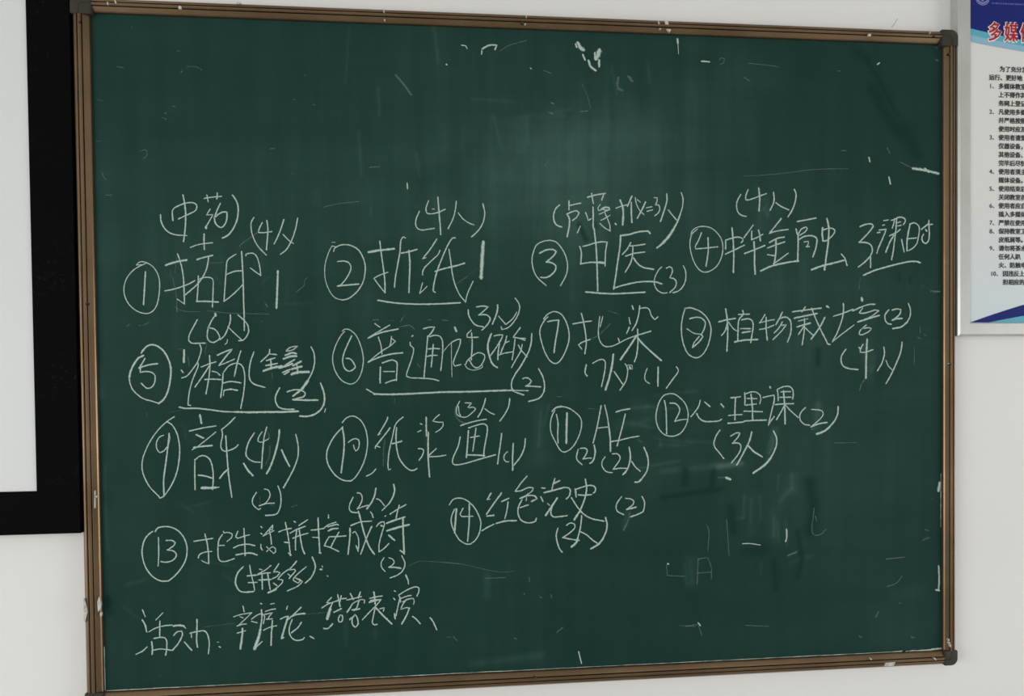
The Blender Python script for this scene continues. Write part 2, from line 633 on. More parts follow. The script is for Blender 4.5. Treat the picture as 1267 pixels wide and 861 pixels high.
def corner(sx, sz):
    wx = OL if sx < 0 else OR
    wz = OT if sz > 0 else OB
    ix = HX - {(-1, 1): 0.0060, (1, 1): 0.0080}.get((sx, sz), 0.0015)
    iz = HZ - {(-1, 1): 0.0055, (1, 1): 0.0055}.get((sx, sz), 0.0015)
    ox, oz = HX + wx + 0.0006, HZ + wz + 0.0006
    r = 0.014
    pts = [(ix, iz), (ox, iz)]
    for k in range(9):
        a = math.pi / 2 * k / 8
        pts.append((ox - r + r * math.cos(a), oz - r + r * math.sin(a)))
    pts.append((ix, oz))
    pts = [(sx * x, sz * z) for x, z in pts]
    bm = bmesh.new()
    prism(bm, pts, -0.0226, -0.0006)
    bmesh.ops.recalc_face_normals(bm, faces=bm.faces)
    c = obj('corner_cap', bm, M_CAP, board, 'dark plastic corner piece', 0.0022)
    # raised rib that continues the rails' ridge around the corner
    bm = bmesh.new()
    uvl = bm.loops.layers.uv.new('UVMap')
    rr = 0.0085
    inner, outer = [], []
    mx, mz = HX + wx * 0.58, HZ + wz * 0.58
    path = [(mx, iz + 0.001)] + [(mx - rr + rr * math.cos(math.pi / 2 * k / 8), mz - rr + rr * math.sin(math.pi / 2 * k / 8)) for k in range(9)] + [(ix + 0.001, mz)]
    q = []
    for i, (x, z) in enumerate(path):
        a = Vector(path[max(0, i - 1)])
        b = Vector(path[min(len(path) - 1, i + 1)])
        t = (b - a).normalized()
        nrm = Vector((t.y, -t.x)) * 0.0022
        q.append([bm.verts.new((sx * (x + e * nrm.x), yy, sz * (z + e * nrm.y))) for e, yy in ((-1, -0.0222), (-0.5, -0.0238), (0.5, -0.0238), (1, -0.0222))])
    for i in range(len(q) - 1):
        for k in range(3):
            bm.faces.new((q[i][k], q[i + 1][k], q[i + 1][k + 1], q[i][k + 1]))
    obj('ridge', bm, M_CAP, c)


for sx in (-1, 1):
    for sz in (-1, 1):
        corner(sx, sz)


def screw(x, z):
    bm = bmesh.new()
    n = 20
    rings = [(0.0, -0.0236), (0.0012, -0.0236), (0.0021, -0.0230), (0.0025, -0.0222), (0.0025, -0.0190)]
    prev = None
    ctr = bm.verts.new((x, rings[0][1] + 0.0006, z))
    for r, y in rings[1:]:
        ring = [bm.verts.new((x + r * math.cos(2 * math.pi * k / n), y, z + r * math.sin(2 * math.pi * k / n))) for k in range(n)]
        for k in range(n):
            if prev is None:
                bm.faces.new((ctr, ring[k], ring[(k + 1) % n]))
            else:
                bm.faces.new((prev[k], ring[k], ring[(k + 1) % n], prev[(k + 1) % n]))
        prev = ring
    obj('screw', bm, M_SCREW, board, 'small dark screw head in the frame')


for x, z in [(0.8067, 0.5787), (0.7758, 0.6121), (-0.8111, 0.0895), (0.809, -0.0288), (-0.0257, -0.6103), (-0.8138, 0.5802), (-0.0365, 0.6071)]:
    screw(x, z)


def paint(name, outline, label, y=-0.0229, mat=None):
    bm = bmesh.new()
    o2 = [(x * 0.0001, z * 0.0001) for x, z in outline]
    prism(bm, o2, y, y + 0.0052)
    bmesh.ops.recalc_face_normals(bm, faces=bm.faces)
    obj(name, bm, mat or M_WHITE, board, label)


for outline in [
 [(-6423, 6108), (-6422, 6094), (-6445, 6085), (-6464, 6084), (-6480, 6098), (-6472, 6115), (-6468, 6133), (-6443, 6135), (-6422, 6123)],
 [(-5401, 6232), (-5426, 6218), (-5445, 6212), (-5476, 6215), (-5484, 6223), (-5482, 6233), (-5470, 6241), (-5445, 6251), (-5418, 6241)],
 [(-2905, 6226), (-2879, 6221), (-2875, 6154), (-2894, 6159)],
 [(-2863, 6027), (-2864, 6018), (-2873, 6016), (-2884, 6016), (-2887, 6021), (-2891, 6032), (-2885, 6042), (-2873, 6039), (-2864, 6035)],
 [(-295, 6230), (-274, 6229), (-278, 6179), (-291, 6149)],
 [(-292, 6052), (-294, 6044), (-304, 6039), (-313, 6044), (-320, 6048), (-321, 6056), (-315, 6060), (-303, 6061), (-295, 6059)],
 [(2211, 6206), (2230, 6203), (2248, 6146), (2223, 6148)],
 [(2339, 6222), (2402, 6221), (2420, 6142), (2361, 6141)],
 [(2272, 6058), (2271, 6052), (2257, 6046), (2246, 6050), (2232, 6054), (2234, 6061), (2242, 6064), (2257, 6068), (2269, 6066)],
 [(2379, 6061), (2465, 6050), (2441, 6004), (2418, 6026)],
 [(6453, 6093), (6446, 6075), (6424, 6070), (6401, 6070), (6394, 6083), (6389, 6096), (6399, 6114), (6423, 6115), (6447, 6107)],
 [(7683, 6187), (7680, 6171), (7672, 6161), (7665, 6160), (7659, 6176), (7659, 6196), (7665, 6208), (7673, 6221), (7680, 6208)],
 [(6732, -6157), (6935, -6150), (6901, -6223), (6706, -6226)],
 [(7735, -6108), (7769, -6103), (7804, -6160), (7775, -6152)],
 [(8115, -5881), (8110, -5900), (8104, -5915), (8093, -5906), (8085, -5901), (8077, -5886), (8077, -5869), (8085, -5853), (8092, -5855), (8103, -5851), (8111, -5863)],
 [(8090, -5826), (8091, -5841), (8076, -5843), (8060, -5841), (8054, -5830), (8054, -5818), (8059, -5807), (8075, -5802), (8090, -5812)],
 [(8077, -5766), (8077, -5781), (8068, -5792), (8059, -5787), (8054, -5771), (8051, -5756), (8057, -5741), (8067, -5740), (8074, -5750)],
 [(6445, -6071), (6443, -6085), (6431, -6090), (6422, -6088), (6409, -6075), (6410, -6064), (6418, -6054), (6431, -6055), (6439, -6057)],
 [(-8011, -2496), (-8014, -2507), (-8027, -2510), (-8038, -2509), (-8043, -2502), (-8045, -2487), (-8036, -2476), (-8026, -2480), (-8012, -2484)],
 [(-8060, -2388), (-8050, -2388), (-8054, -2702), (-8068, -2702)],
 [(-7987, -4409), (-8002, -4480), (-8011, -4498), (-8025, -4525), (-8041, -4530), (-8045, -4453), (-8047, -4407), (-8048, -4350), (-8036, -4327), (-8020, -4266), (-8005, -4308), (-7996, -4361)],
 [(-7981, -4582), (-7983, -4611), (-7995, -4620), (-8005, -4624), (-8009, -4593), (-8008, -4567), (-8004, -4543), (-7994, -4545), (-7981, -4551)],
 [(-8267, -4298), (-8227, -4457), (-8217, -4529), (-8241, -4614), (-8265, -4713), (-8283, -4698), (-8278, -4297)],  # stands in for wall showing through a notch in the left rail
 [(8120, -280), (8107, -287), (8089, -293), (8071, -290), (8054, -284), (8056, -274), (8069, -266), (8089, -269), (8102, -272)],
 [(-7652, 6133), (-7656, 6113), (-7665, 6105), (-7675, 6109), (-7678, 6123), (-7680, 6142), (-7672, 6158), (-7664, 6155), (-7654, 6155)],
 [(-7552, 6193), (-7531, 6194), (-7518, 6130), (-7542, 6138)]]:
    paint('paint_fleck', outline, 'white paint fleck on the bronze frame')

# ------------------------------------------------------------------ writing on the board
for label, bold, faint in (
 ('chalk note 中药 in brackets above circled 1',
 [(32,(-6886,2493,-6878,2381,-6831,2269,-6753,2187,-6645,2143,-6516,2132,-6446,2129)),
  (32,(-6676,2397,-6676,2578,-6586,2651,-6455,2704,-6326,2716,-6262,2676,-6264,2604,-6319,2552,-6449,2488,-6576,2425)),
  (37,(-6492,2847,-6466,2683,-6453,2499,-6462,2314,-6479,2149,-6498,2025)),
  (27,(-6128,2795,-6004,2817,-5827,2836)),
  (29,(-6079,2853,-6058,2734)),
  (33,(-5898,2893,-5908,2790)),
  (29,(-6028,2603,-6094,2499,-5979,2508,-6052,2380,-6114,2272)),
  (55,(-6108,2280,-6106,2268)),
  (33,(-5849,2708,-5897,2609,-5958,2453,-5869,2526,-5798,2558,-5736,2553,-5740,2435,-5771,2342,-5833,2279,-5893,2303,-5942,2360,-5958,2453)),
  (38,(-5632,2856,-5573,2768,-5540,2654,-5547,2489,-5590,2344,-5673,2198,-5735,2135,-5820,2093)),
  (27,(-6380,1919,-6259,1966,-6139,1987,-5998,2005)),
  (38,(-6140,2156,-6144,2028,-6141,1888))],
 []),
 ('chalk heading 拮印 with circled 1',
 [(25,(-7159,1627,-7258,1579,-7358,1517,-7459,1404,-7520,1271,-7535,1117,-7496,974,-7410,851,-7294,769,-7166,738,-7067,769,-6986,872,-6943,1036,-6924,1221,-6931,1365,-6974,1488,-7041,1580,-7139,1641,-7218,1661,-7277,1640,-7313,1599)),
  (21,(-7313,1599,-7219,1606)),
  (37,(-7162,1477,-7180,1241,-7206,903)),
  (49,(-6807,1602,-6684,1644,-6544,1679,-6454,1692)),
  (32,(-6605,1798,-6573,1706,-6536,1552,-6510,1346,-6505,1099,-6502,909)),
  (25,(-6502,909,-6626,995)),
  (32,(-6832,1143,-6692,1170,-6532,1222,-6392,1280,-6319,1326)),
  (37,(-6268,1702,-6143,1744,-6002,1778)),
  (32,(-6069,1757,-6085,1637,-6117,1513,-6180,1388,-6272,1264,-6394,1150,-6491,1068)),
  (32,(-6253,1405,-6263,1202,-6288,954)),
  (29,(-6246,1347,-6190,1372,-6099,1389,-6020,1368,-5997,1306,-6005,1079,-6019,855)),
  (37,(-6288,954,-6117,954,-5917,944)),
  (29,(-5595,1801,-5671,1753,-5747,1680,-5770,1493,-5796,1183,-5816,955)),
  (33,(-5767,1436,-5625,1494,-5483,1505)),
  (29,(-5816,955,-5693,1048,-5580,1152,-5488,1250)),
  (35,(-5492,1847,-5482,1599,-5474,1308,-5472,996,-5468,705,-5469,435)),
  (29,(-5418,1775,-5417,1806,-5336,1824,-5265,1807,-5212,1725,-5178,1579,-5164,1423)),
  (29,(-5164,1423,-5250,1485,-5341,1554)),
  (50,(-4859,1498,-4874,1206,-4895,840))],
 [(15,(-6085,1641,-5824,1655)),
  (17,(-6698,1386,-6644,1078,-6635,830,-6628,764)),
  (26,(-6635,830,-6628,769)),
  (17,(-6668,861,-6580,799,-6441,773,-6241,772)),
  (19,(-6110,789,-5799,751,-5476,738,-5029,725)),
  (23,(-5526,1940,-5485,1993,-5331,2108)),
  (23,(-5331,2108,-5167,2224)),
  (20,(-4332,1395,-4395,1332,-4396,1249,-4531,1133)),
  (35,(-5091,917,-5057,861)),
  (15,(-6622,1736,-6657,1469))]),
 ('chalk note 4人 in brackets beside the heading with circled 1',
 [(29,(-5269,2461,-5317,2367,-5313,2222,-5271,2077,-5192,1933,-5062,1792)),
  (29,(-5120,2374,-5177,2265,-5196,2198,-5107,2193,-4960,2215)),
  (33,(-5038,2412,-5024,2246,-5038,2059,-5055,1888)),
  (33,(-4740,2432,-4779,2311,-4843,2144,-4916,1997)),
  (26,(-4757,2165,-4660,2062,-4579,2004)),
  (30,(-4494,2460,-4534,2272,-4598,2083,-4693,1905,-4807,1806))],
 []),
 ('chalk note 6人 in brackets below circled 1',
 [(32,(-6287,624,-6366,479,-6428,355,-6440,252,-6401,210,-6291,204,-6161,209)),
  (33,(-5971,706,-6043,602,-6102,457,-6119,312,-6080,240,-6010,219,-5929,260,-5898,301,-5946,415,-6015,468,-6102,482)),
  (55,(-5971,731,-5967,702)),
  (33,(-5709,710,-5711,602,-5753,477,-5816,342,-5898,270)),
  (27,(-5753,498,-5664,404,-5515,258)),
  (33,(-5574,709,-5478,622,-5409,528,-5394,414,-5432,320,-5494,258,-5569,248)),
  (22,(-5767,269,-5778,207,-5813,182))],
 []),
 ('chalk heading 折纸 with circled 2',
 [(22,(-3828,1954,-3890,1964,-3954,1837,-4013,1648,-4028,1459,-4003,1292,-3934,1124,-3842,1019,-3718,981)),
  (32,(-3860,1870,-3849,1918,-3755,1975,-3641,1991,-3527,1967,-3423,1904,-3342,1779,-3298,1631,-3300,1484,-3338,1315,-3424,1167,-3540,1051,-3634,998,-3718,981)),
  (15,(-3889,2031,-3833,2031)),
  (32,(-3790,1681,-3676,1692,-3593,1661,-3553,1588,-3575,1493,-3639,1377,-3734,1261,-3787,1240)),
  (39,(-3797,1235,-3620,1255,-3422,1272)),
  (58,(-3226,1857,-3026,1893,-2774,1920)),
  (34,(-3024,2055,-3002,1844,-2968,1570,-2944,1337,-2943,1126)),
  (30,(-2943,1115,-3036,1231,-3142,1379,-3033,1438,-2889,1490)),
  (34,(-2560,2123,-2592,2143,-2641,2080,-2658,1889,-2704,1635,-2749,1401,-2769,1221)),
  (37,(-2638,1842,-2500,1869,-2352,1912)),
  (40,(-2496,1890,-2482,1636,-2497,1339,-2506,1126)),
  (34,(-1984,2102,-2097,1931,-2237,1754)),
  (23,(-2248,1743,-2188,1761)),
  (31,(-1927,1894,-1971,1809,-2079,1712,-2208,1584,-2251,1499,-2252,1446)),
  (29,(-2254,1297,-2309,1105)),
  (23,(-2309,1105,-2245,1159,-2174,1233)),
  (35,(-1643,2131,-1690,2130,-1777,2002,-1886,1767,-1985,1511,-2041,1298,-2060,1148,-2026,1127)),
  (40,(-2017,1511,-1846,1565,-1632,1615,-1477,1663)),
  (31,(-1761,1917,-1727,1683,-1702,1469,-1657,1277,-1574,1085,-1464,946)),
  (29,(-1464,946,-1423,1107,-1318,1332)),
  (39,(-3071,977,-2850,939,-2598,914,-2280,905,-1897,914,-1565,931)),
  (87,(-1122,2050,-1147,1729,-1168,1397))],
 [(18,(-1647,1267,-1420,1428)),
  (16,(-3170,622,-3065,622)),
  (16,(-2156,620,-2103,620)),
  (16,(-1901,615,-1815,604)),
  (16,(-2665,595,-2601,701)),
  (18,(-2646,489,-2518,521,-2413,446))]),
 ('chalk note 4人 in brackets above circled 2',
 [(30,(-2296,2613,-2355,2474,-2367,2368,-2326,2290,-2241,2270,-2135,2286,-2029,2302)),
  (31,(-2124,2806,-2172,2678,-2163,2582,-2089,2568,-1940,2600,-1822,2657)),
  (23,(-2056,2658,-2024,2658)),
  (37,(-1953,2872,-1939,2660,-1921,2426,-1909,2192)),
  (33,(-1613,2802,-1630,2664,-1675,2493,-1769,2304)),
  (27,(-1577,2590,-1493,2484,-1386,2411,-1290,2375)),
  (33,(-1120,2766,-1087,2606,-1106,2467,-1162,2338,-1249,2231,-1336,2155))],
 []),
 ('chalk bracketed note ending in =3人 above circled 3',
 [(41,(322,2764,256,2699,211,2590,216,2472,268,2386,356,2354)),
  (36,(506,2842,504,2680)),
  (36,(509,2752,620,2783,726,2802)),
  (36,(459,2593,552,2638,652,2660,695,2618,651,2541,573,2480)),
  (41,(481,2572,511,2507,510,2410,494,2302,464,2176)),
  (32,(715,2369,663,2249)),
  (39,(864,2917,1020,2962,1198,2993)),
  (36,(942,2989,953,2903,970,2805)),
  (36,(1175,2982,1134,2868)),
  (32,(822,2626,850,2555,871,2479,927,2512)),
  (42,(964,2729,967,2545,965,2345)),
  (24,(1107,2786,1058,2720,1066,2672,1128,2682,1184,2711)),
  (42,(1128,2699,1196,2732,1273,2723,1284,2690,1217,2674,1173,2689)),
  (28,(1083,2601,1184,2645,1284,2690)),
  (28,(1184,2645,1238,2527,1282,2408,1292,2288)),
  (28,(1116,2486,1216,2537,1288,2582)),
  (28,(1292,2288,1192,2341,1093,2427)),
  (48,(1394,2424,1402,2413)),
  (34,(1414,2720,1497,2752,1609,2781)),
  (48,(1491,2867,1535,2748,1547,2596,1532,2410)),
  (42,(1715,2946,1677,2859,1631,2760)),
  (42,(1706,2826,1704,2641,1712,2456)),
  (28,(1783,2921,1800,2817,1855,2698,1944,2605)),
  (28,(1823,2882,1878,2840)),
  (42,(1980,2841,1911,2698,1820,2538)),
  (30,(1997,2732,2103,2755)),
  (30,(2012,2667,2114,2694)),
  (32,(2156,2927,2210,2921,2201,2844,2171,2789,2239,2790,2261,2714,2226,2637,2163,2586)),
  (42,(2398,2996,2397,2869,2339,2671,2270,2484)),
  (35,(2426,2694,2498,2607,2588,2509)),
  (33,(2682,3026,2715,2917,2703,2763,2656,2609)),
  (49,(2656,2609,2599,2466,2518,2322)),
  (70,(2518,2322,2427,2190,2312,2068)),
  (49,(2312,2068,2256,2017,2199,1979))],
 []),
 ('chalk heading 中医 with circled 3',
 [(30,(129,2104,-3,2077,-124,2005,-191,1842,-208,1691,-173,1519,-97,1390,55,1256)),
  (30,(129,2104,249,2072,358,1954,434,1803,466,1652,453,1500,397,1370,330,1257)),
  (41,(-60,1861,61,1920,193,1931,254,1889,192,1802,64,1697)),
  (41,(64,1697,158,1683,239,1629,233,1542,156,1456,56,1405,-42,1407)),
  (36,(705,1989,733,1870,720,1664)),
  (36,(767,1994,878,2023,1012,2064,1145,2084,1230,2074)),
  (36,(1230,2074,1199,1895,1186,1630)),
  (41,(720,1664,920,1694,1164,1678)),
  (54,(1053,1699,1153,1688)),
  (42,(981,2324,1008,2090,1027,1807,1034,1546,1042,1159)),
  (45,(1492,2203,1660,2226,1840,2276,2032,2291,2061,2252)),
  (42,(1492,2203,1479,2006,1432,1701,1385,1395,1350,1194)),
  (36,(1686,2069,1613,1942,1527,1850)),
  (36,(1681,2008,1816,2020,1962,2043)),
  (36,(1590,1815,1747,1867,1954,1896)),
  (36,(1730,1998,1720,1834,1678,1680,1576,1516)),
  (42,(1742,1779,1813,1681,1925,1605,2128,1569)),
  (39,(1350,1210,1541,1265,1788,1320,1991,1338,2171,1328,2284,1293)),
  (42,(815,1137,1070,1115,1338,1103,1652,1116,1955,1134)),
  (29,(2287,1614,2218,1541,2149,1398,2144,1277,2204,1168,2306,1117,2385,1124)),
  (33,(2382,1592,2445,1619,2495,1580,2490,1498,2444,1410,2534,1388,2575,1322,2545,1223,2446,1131)),
  (33,(2714,1638,2758,1532,2757,1378,2704,1246,2612,1157,2505,1124)),
  (32,(1706,871,1728,816))],
 []),
 ('chalk note 4人 in brackets above circled 4',
 [(35,(3862,3011,3792,2888,3780,2766,3814,2661,3894,2608,3968,2596)),
  (33,(4012,3106,3966,3001,3961,2913,4035,2914,4197,2971,4372,3036)),
  (40,(4226,3138,4243,2928,4228,2706)),
  (38,(4523,3061,4534,2932,4511,2832,4452,2720)),
  (38,(4574,2861,4686,2789,4826,2731)),
  (38,(4944,3127,4979,3027,4955,2871,4896,2725,4813,2597))],
 []),
 ('chalk heading 中华金融 with circled 4',
 [(29,(2870,2216,2893,2304,2985,2371,3122,2394,3271,2363,3385,2276,3465,2166,3499,2034,3486,1857,3416,1690,3312,1579,3163,1519,3049,1549,2958,1655,2890,1808,2850,1984,2851,2116,2893,2249,2996,2338)),
  (33,(3076,2268,3018,2129,2953,2007,2960,1963,3108,1975,3395,2006)),
  (37,(3206,2175,3211,1965,3194,1810,3164,1638)),
  (40,(3557,2112,3556,1968)),
  (35,(3557,2134,3661,2168,3800,2196,3892,2170,3903,2126,3868,2092)),
  (37,(3556,1868,3729,1947,3926,2041)),
  (43,(3685,2367,3707,2102,3717,1836,3708,1521)),
  (35,(4106,2427,4032,2326,3927,2188)),
  (38,(4078,2309,4077,2149)),
  (40,(4217,2328,4240,2240,4251,2129)),
  (35,(4077,2149,4194,2195,4298,2251)),
  (40,(3937,1882,4123,1950,4337,2036)),
  (44,(4123,2105,4134,1928,4133,1705,4144,1487)),
  (41,(4673,2556,4567,2432,4438,2275)),
  (36,(4438,2275,4590,2321,4812,2352)),
  (38,(4437,2097,4589,2176,4735,2204)),
  (38,(4402,1992,4566,2053,4741,2111)),
  (47,(4566,2142,4565,1931,4529,1674)),
  (38,(4401,1863,4541,1841)),
  (34,(4811,1892,4681,1798,4517,1685)),
  (47,(4260,1550,4470,1640,4704,1697,4939,1737,5021,1744)),
  (38,(5001,2508,5177,2539,5378,2579)),
  (44,(4977,2358,5000,2258,5016,2247)),
  (36,(5016,2258,5082,2359,5177,2405,5205,2376,5165,2315,5058,2247)),
  (44,(5016,2247,5015,2035,5005,1739)),
  (41,(5035,2158,5129,2214,5270,2238,5376,2205,5400,2150,5376,1993,5316,1831)),
  (32,(5140,2114,5223,2126,5227,2081,5175,2018,5241,2025)),
  (51,(5519,2386,5507,2285,5525,2140)),
  (36,(5531,2348,5625,2380,5732,2377,5767,2321,5708,2231,5589,2140,5525,2140)),
  (51,(5607,2566,5644,2376,5629,2107,5595,1860,5552,1579)),
  (51,(5292,1578,5505,1653,5718,1703,5944,1761)),
  (39,(5904,1880,5968,1806,6016,1664))],
 []),
 ('chalk note 3课时 underlined at the right edge',
 [(39,(6292,2423,6388,2463,6519,2480,6567,2435,6495,2340,6387,2226,6272,2117)),
  (39,(6272,2117,6411,2113,6507,2069,6543,1979,6518,1877,6410,1752,6254,1634)),
  (39,(6506,1832,6506,1629)),
  (39,(6651,2307,6699,2315)),
  (39,(6687,2360,6832,2377,6783,2252,6663,1991)),
  (30,(6663,1991,6638,1901)),
  (35,(6784,2546,6868,2558)),
  (30,(6760,2455,6796,2460)),
  (35,(6940,2552,7013,2571)),
  (35,(7008,2583,6989,2492,6960,2401)),
  (37,(7013,2571,7110,2618,7206,2596,7235,2540,7194,2478)),
  (30,(7037,2504,7134,2523)),
  (30,(7061,2441,7146,2460)),
  (39,(7049,2594,7032,2345,7000,2118,6976,1937,6944,1783)),
  (37,(6904,2249,7037,2311,7121,2373)),
  (45,(6988,2254,6904,2118,6824,1931)),
  (37,(7153,2176,7181,2052,7206,1934)),
  (42,(7332,2484,7291,2302,7266,2121,7266,1962)),
  (35,(7332,2484,7424,2508,7509,2452,7526,2350,7497,2191,7473,2100,7388,2008,7303,1967)),
  (35,(7291,2193,7461,2213)),
  (39,(7570,2385,7667,2454,7728,2500)),
  (35,(7728,2561,7728,2477,7802,2485)),
  (39,(7728,2477,7736,2261,7711,2147,7655,2101,7594,2146,7582,2226,7614,2283)),
  (46,(7663,2374,7680,2352)),
  (45,(6362,1476,6602,1572,6867,1646,7133,1711,7327,1746,7472,1747,7541,1725))],
 [(18,(6265,1210,6290,1436)),
  (37,(7765,1167,7960,1161)),
  (32,(6313,1018,6325,984)),
  (21,(7618,1281,7582,1247))]),
 ('chalk note 3人 in brackets above the heading with circled 6',
 [(35,(-1416,796,-1407,700,-1354,593,-1269,513,-1140,485)),
  (35,(-1254,856,-1146,871,-1043,856,-1126,779,-1217,706)),
  (35,(-1217,706,-1083,710,-1008,646,-1031,570,-1086,495,-1162,427)),
  (38,(-865,886,-870,796,-906,678,-966,538)),
  (31,(-846,678,-781,602,-713,527,-585,634,-508,753)),
  (31,(-533,1016,-463,914,-453,817,-493,688,-586,548,-685,462,-783,434)),
  (27,(-804,484,-792,434))],
 []),
 ('chalk heading 普通话 with circled 6',
 [(26,(-3685,408,-3759,324,-3844,166,-3899,-3,-3907,-150,-3862,-319,-3770,-468,-3667,-537,-3574,-555,-3479,-503,-3404,-376,-3360,-197,-3357,-48,-3397,142,-3467,312,-3549,407,-3632,450,-3695,443,-3726,414)),
  (34,(-3561,323,-3636,165,-3701,17,-3728,-109,-3715,-226,-3664,-300,-3612,-322,-3539,-291,-3500,-249,-3547,-142,-3598,-93,-3661,-84)),
  (30,(-3133,548,-3046,484)),
  (28,(-2867,521,-2994,448,-3121,374,-3237,307)),
  (39,(-3258,285,-3153,336,-2984,395,-2720,447)),
  (30,(-3074,299,-3030,140,-3015,-8)),
  (30,(-2838,309,-2850,203,-2872,144)),
  (28,(-2838,277,-2765,224,-2861,139,-3031,34,-3265,-155)),
  (39,(-3265,-155,-3075,-72,-2863,-14,-2641,10)),
  (37,(-3046,-252,-3054,-411,-3056,-539)),
  (34,(-3009,-174,-2907,-137,-2823,-120,-2749,-159,-2740,-244,-2760,-499)),
  (32,(-2984,-331,-2794,-333)),
  (34,(-2955,-544,-2849,-503,-2754,-482)),
  (34,(-2447,325,-2462,316)),
  (30,(-2497,201,-2492,142,-2435,94,-2452,-33,-2507,-203,-2562,-352,-2573,-416,-2510,-449,-2277,-462,-2085,-481,-1979,-512)),
  (34,(-2244,452,-2137,481,-2041,481,-2095,391,-2156,317)),
  (34,(-2171,317,-2195,72,-2219,-142,-2251,-445)),
  (31,(-2139,306,-2032,331,-1947,310,-1905,241,-1896,113,-1909,-80,-1938,-319)),
  (33,(-2159,76,-2057,88,-1961,81)),
  (33,(-2186,-61,-2101,-40,-2005,-41)),
  (35,(-2073,156,-2090,-36,-2114,-249)),
  (52,(-1667,471,-1642,407)),
  (17,(-1887,27,-1800,134,-1702,223)),
  (31,(-1735,197,-1627,250,-1563,250,-1585,132,-1674,-81,-1707,-188,-1676,-242,-1568,-215)),
  (17,(-1735,197,-1738,-81,-1732,-445)),
  (34,(-3303,-653,-3230,-696,-3168,-733)),
  (45,(-3168,-744,-2937,-753,-2620,-750,-2301,-739,-1875,-723,-1445,-721,-1013,-711,-578,-705)),
  (27,(-578,-705,-305,-715)),
  (33,(-1367,421,-1443,346,-1444,293,-1369,288,-1239,292)),
  (35,(-1357,367,-1349,163,-1369,-127)),
  (31,(-1471,-201,-1427,-126,-1286,-13,-1199,1,-1124,-42,-1125,-118,-1202,-246,-1289,-278,-1353,-223,-1406,-133)),
  (21,(-1493,-211,-1440,-287,-1333,-320,-1225,-300,-1159,-264,-1170,-214)),
  (47,(-990,351,-1046,205,-1058,76,-1027,-75,-975,-205,-889,-275)),
  (33,(-936,312,-849,333,-774,328,-807,247,-917,75,-1016,-58)),
  (35,(-840,171,-864,10,-872,-124)),
  (35,(-702,307,-732,192,-765,117,-821,-16)),
  (31,(-732,182,-660,214)),
  (31,(-854,-44,-745,-8,-603,13)),
  (33,(-446,465,-523,364,-578,289,-480,271,-361,234)),
  (31,(-546,246,-570,73,-605,-132)),
  (31,(-459,267,-350,266)),
  (31,(-412,148,-439,29,-528,-122,-617,-277)),
  (33,(-482,137,-418,29,-320,-80)),
  (38,(-228,352,-241,179,-286,28,-353,-101,-442,-252,-542,-392)),
  (35,(-549,-403,-609,-521,-621,-629,-589,-716,-491,-760,-394,-794)),
  (35,(-401,-486,-346,-470,-281,-492,-244,-540,-282,-589,-348,-626)),
  (35,(-348,-626,-228,-633,-70,-646)),
  (36,(-104,-309,-39,-429,3,-582,-9,-734,-76,-841,-164,-884,-296,-915))],
 [(20,(-1357,399,-1402,207)),
  (18,(-2709,479,-2561,510,-2476,503,-2413,446)),
  (18,(-3180,618,-3065,617)),
  (18,(-2167,616,-2103,615)),
  (18,(-2876,606,-2792,602)),
  (18,(-1901,615,-1794,604)),
  (20,(-2622,670,-2665,585)),
  (28,(-2369,-194,-2327,-248)),
  (16,(-2790,-819,-2802,-925))]),
 ('chalk heading with circled 5 and a bracketed name',
 [(42,(-7259,40,-7218,101,-7148,163,-7068,183,-6970,151,-6872,58,-6795,-87,-6759,-252,-6772,-438,-6816,-645,-6888,-788,-6979,-866)),
  (30,(-6979,-866,-7087,-827,-7225,-784,-7323,-721,-7419,-617,-7466,-493,-7474,-390)),
  (48,(-7474,-390,-7442,-267,-7380,-144,-7310,-52,-7230,-12)),
  (32,(-7201,-63,-7242,-135,-7303,-227)),
  (37,(-7303,-231,-7214,-197,-7094,-167,-6991,-156)),
  (32,(-7284,-238,-7285,-310,-7216,-294,-7117,-301,-7048,-343,-7030,-415,-7052,-518,-7102,-579,-7172,-595,-7221,-557,-7269,-505)),
  (49,(-6523,77,-6533,-130)),
  (37,(-6576,-279,-6550,-316)),
  (29,(-6251,183,-6228,116,-6244,13,-6297,-132,-6379,-256,-6482,-379,-6572,-415)),
  (29,(-6287,-153,-6289,-215,-6383,-442,-6447,-670,-6475,-901,-6431,-908)),
  (38,(-5943,-10,-5811,51,-5689,92,-5813,-53,-5920,-193)),
  (27,(-5920,-193,-5815,-156,-5652,-85)),
  (31,(-6228,-220,-6117,-175,-5976,-130)),
  (33,(-6084,-20,-6082,-237,-6112,-466,-6157,-704)),
  (33,(-6087,-196,-6180,-340,-6345,-577)),
  (29,(-6039,-300,-5959,-322,-5909,-374)),
  (33,(-6172,-448,-6062,-441,-5901,-451)),
  (33,(-5854,-343,-5872,-551,-5902,-770)),
  (31,(-5838,-312,-5755,-209,-5633,-158,-5532,-190,-5484,-305,-5477,-493,-5512,-764,-5556,-972)),
  (33,(-5538,60,-5592,-117,-5657,-387)),
  (33,(-5851,-514,-5720,-486,-5548,-513)),
  (38,(-5833,-645,-5722,-626,-5611,-648)),
  (22,(-5844,-656,-5855,-739)),
  (37,(-6622,-937,-6512,-963,-6352,-961,-6112,-989,-5870,-1026,-5628,-1038)),
  (50,(-5628,-1038,-5425,-1047,-5099,-1046,-4813,-1050,-4628,-1042,-4545,-1043)),
  (33,(-5309,38,-5369,-139,-5397,-327,-5385,-452,-5315,-536,-5122,-601)),
  (33,(-5029,82,-5041,5,-5186,-134)),
  (31,(-5041,5,-4959,-2,-4908,-11)),
  (33,(-5084,-114,-4940,-69)),
  (38,(-5012,-89,-5004,-236)),
  (38,(-5095,-204,-4901,-170)),
  (56,(-5138,-302,-4984,-247,-4820,-217)),
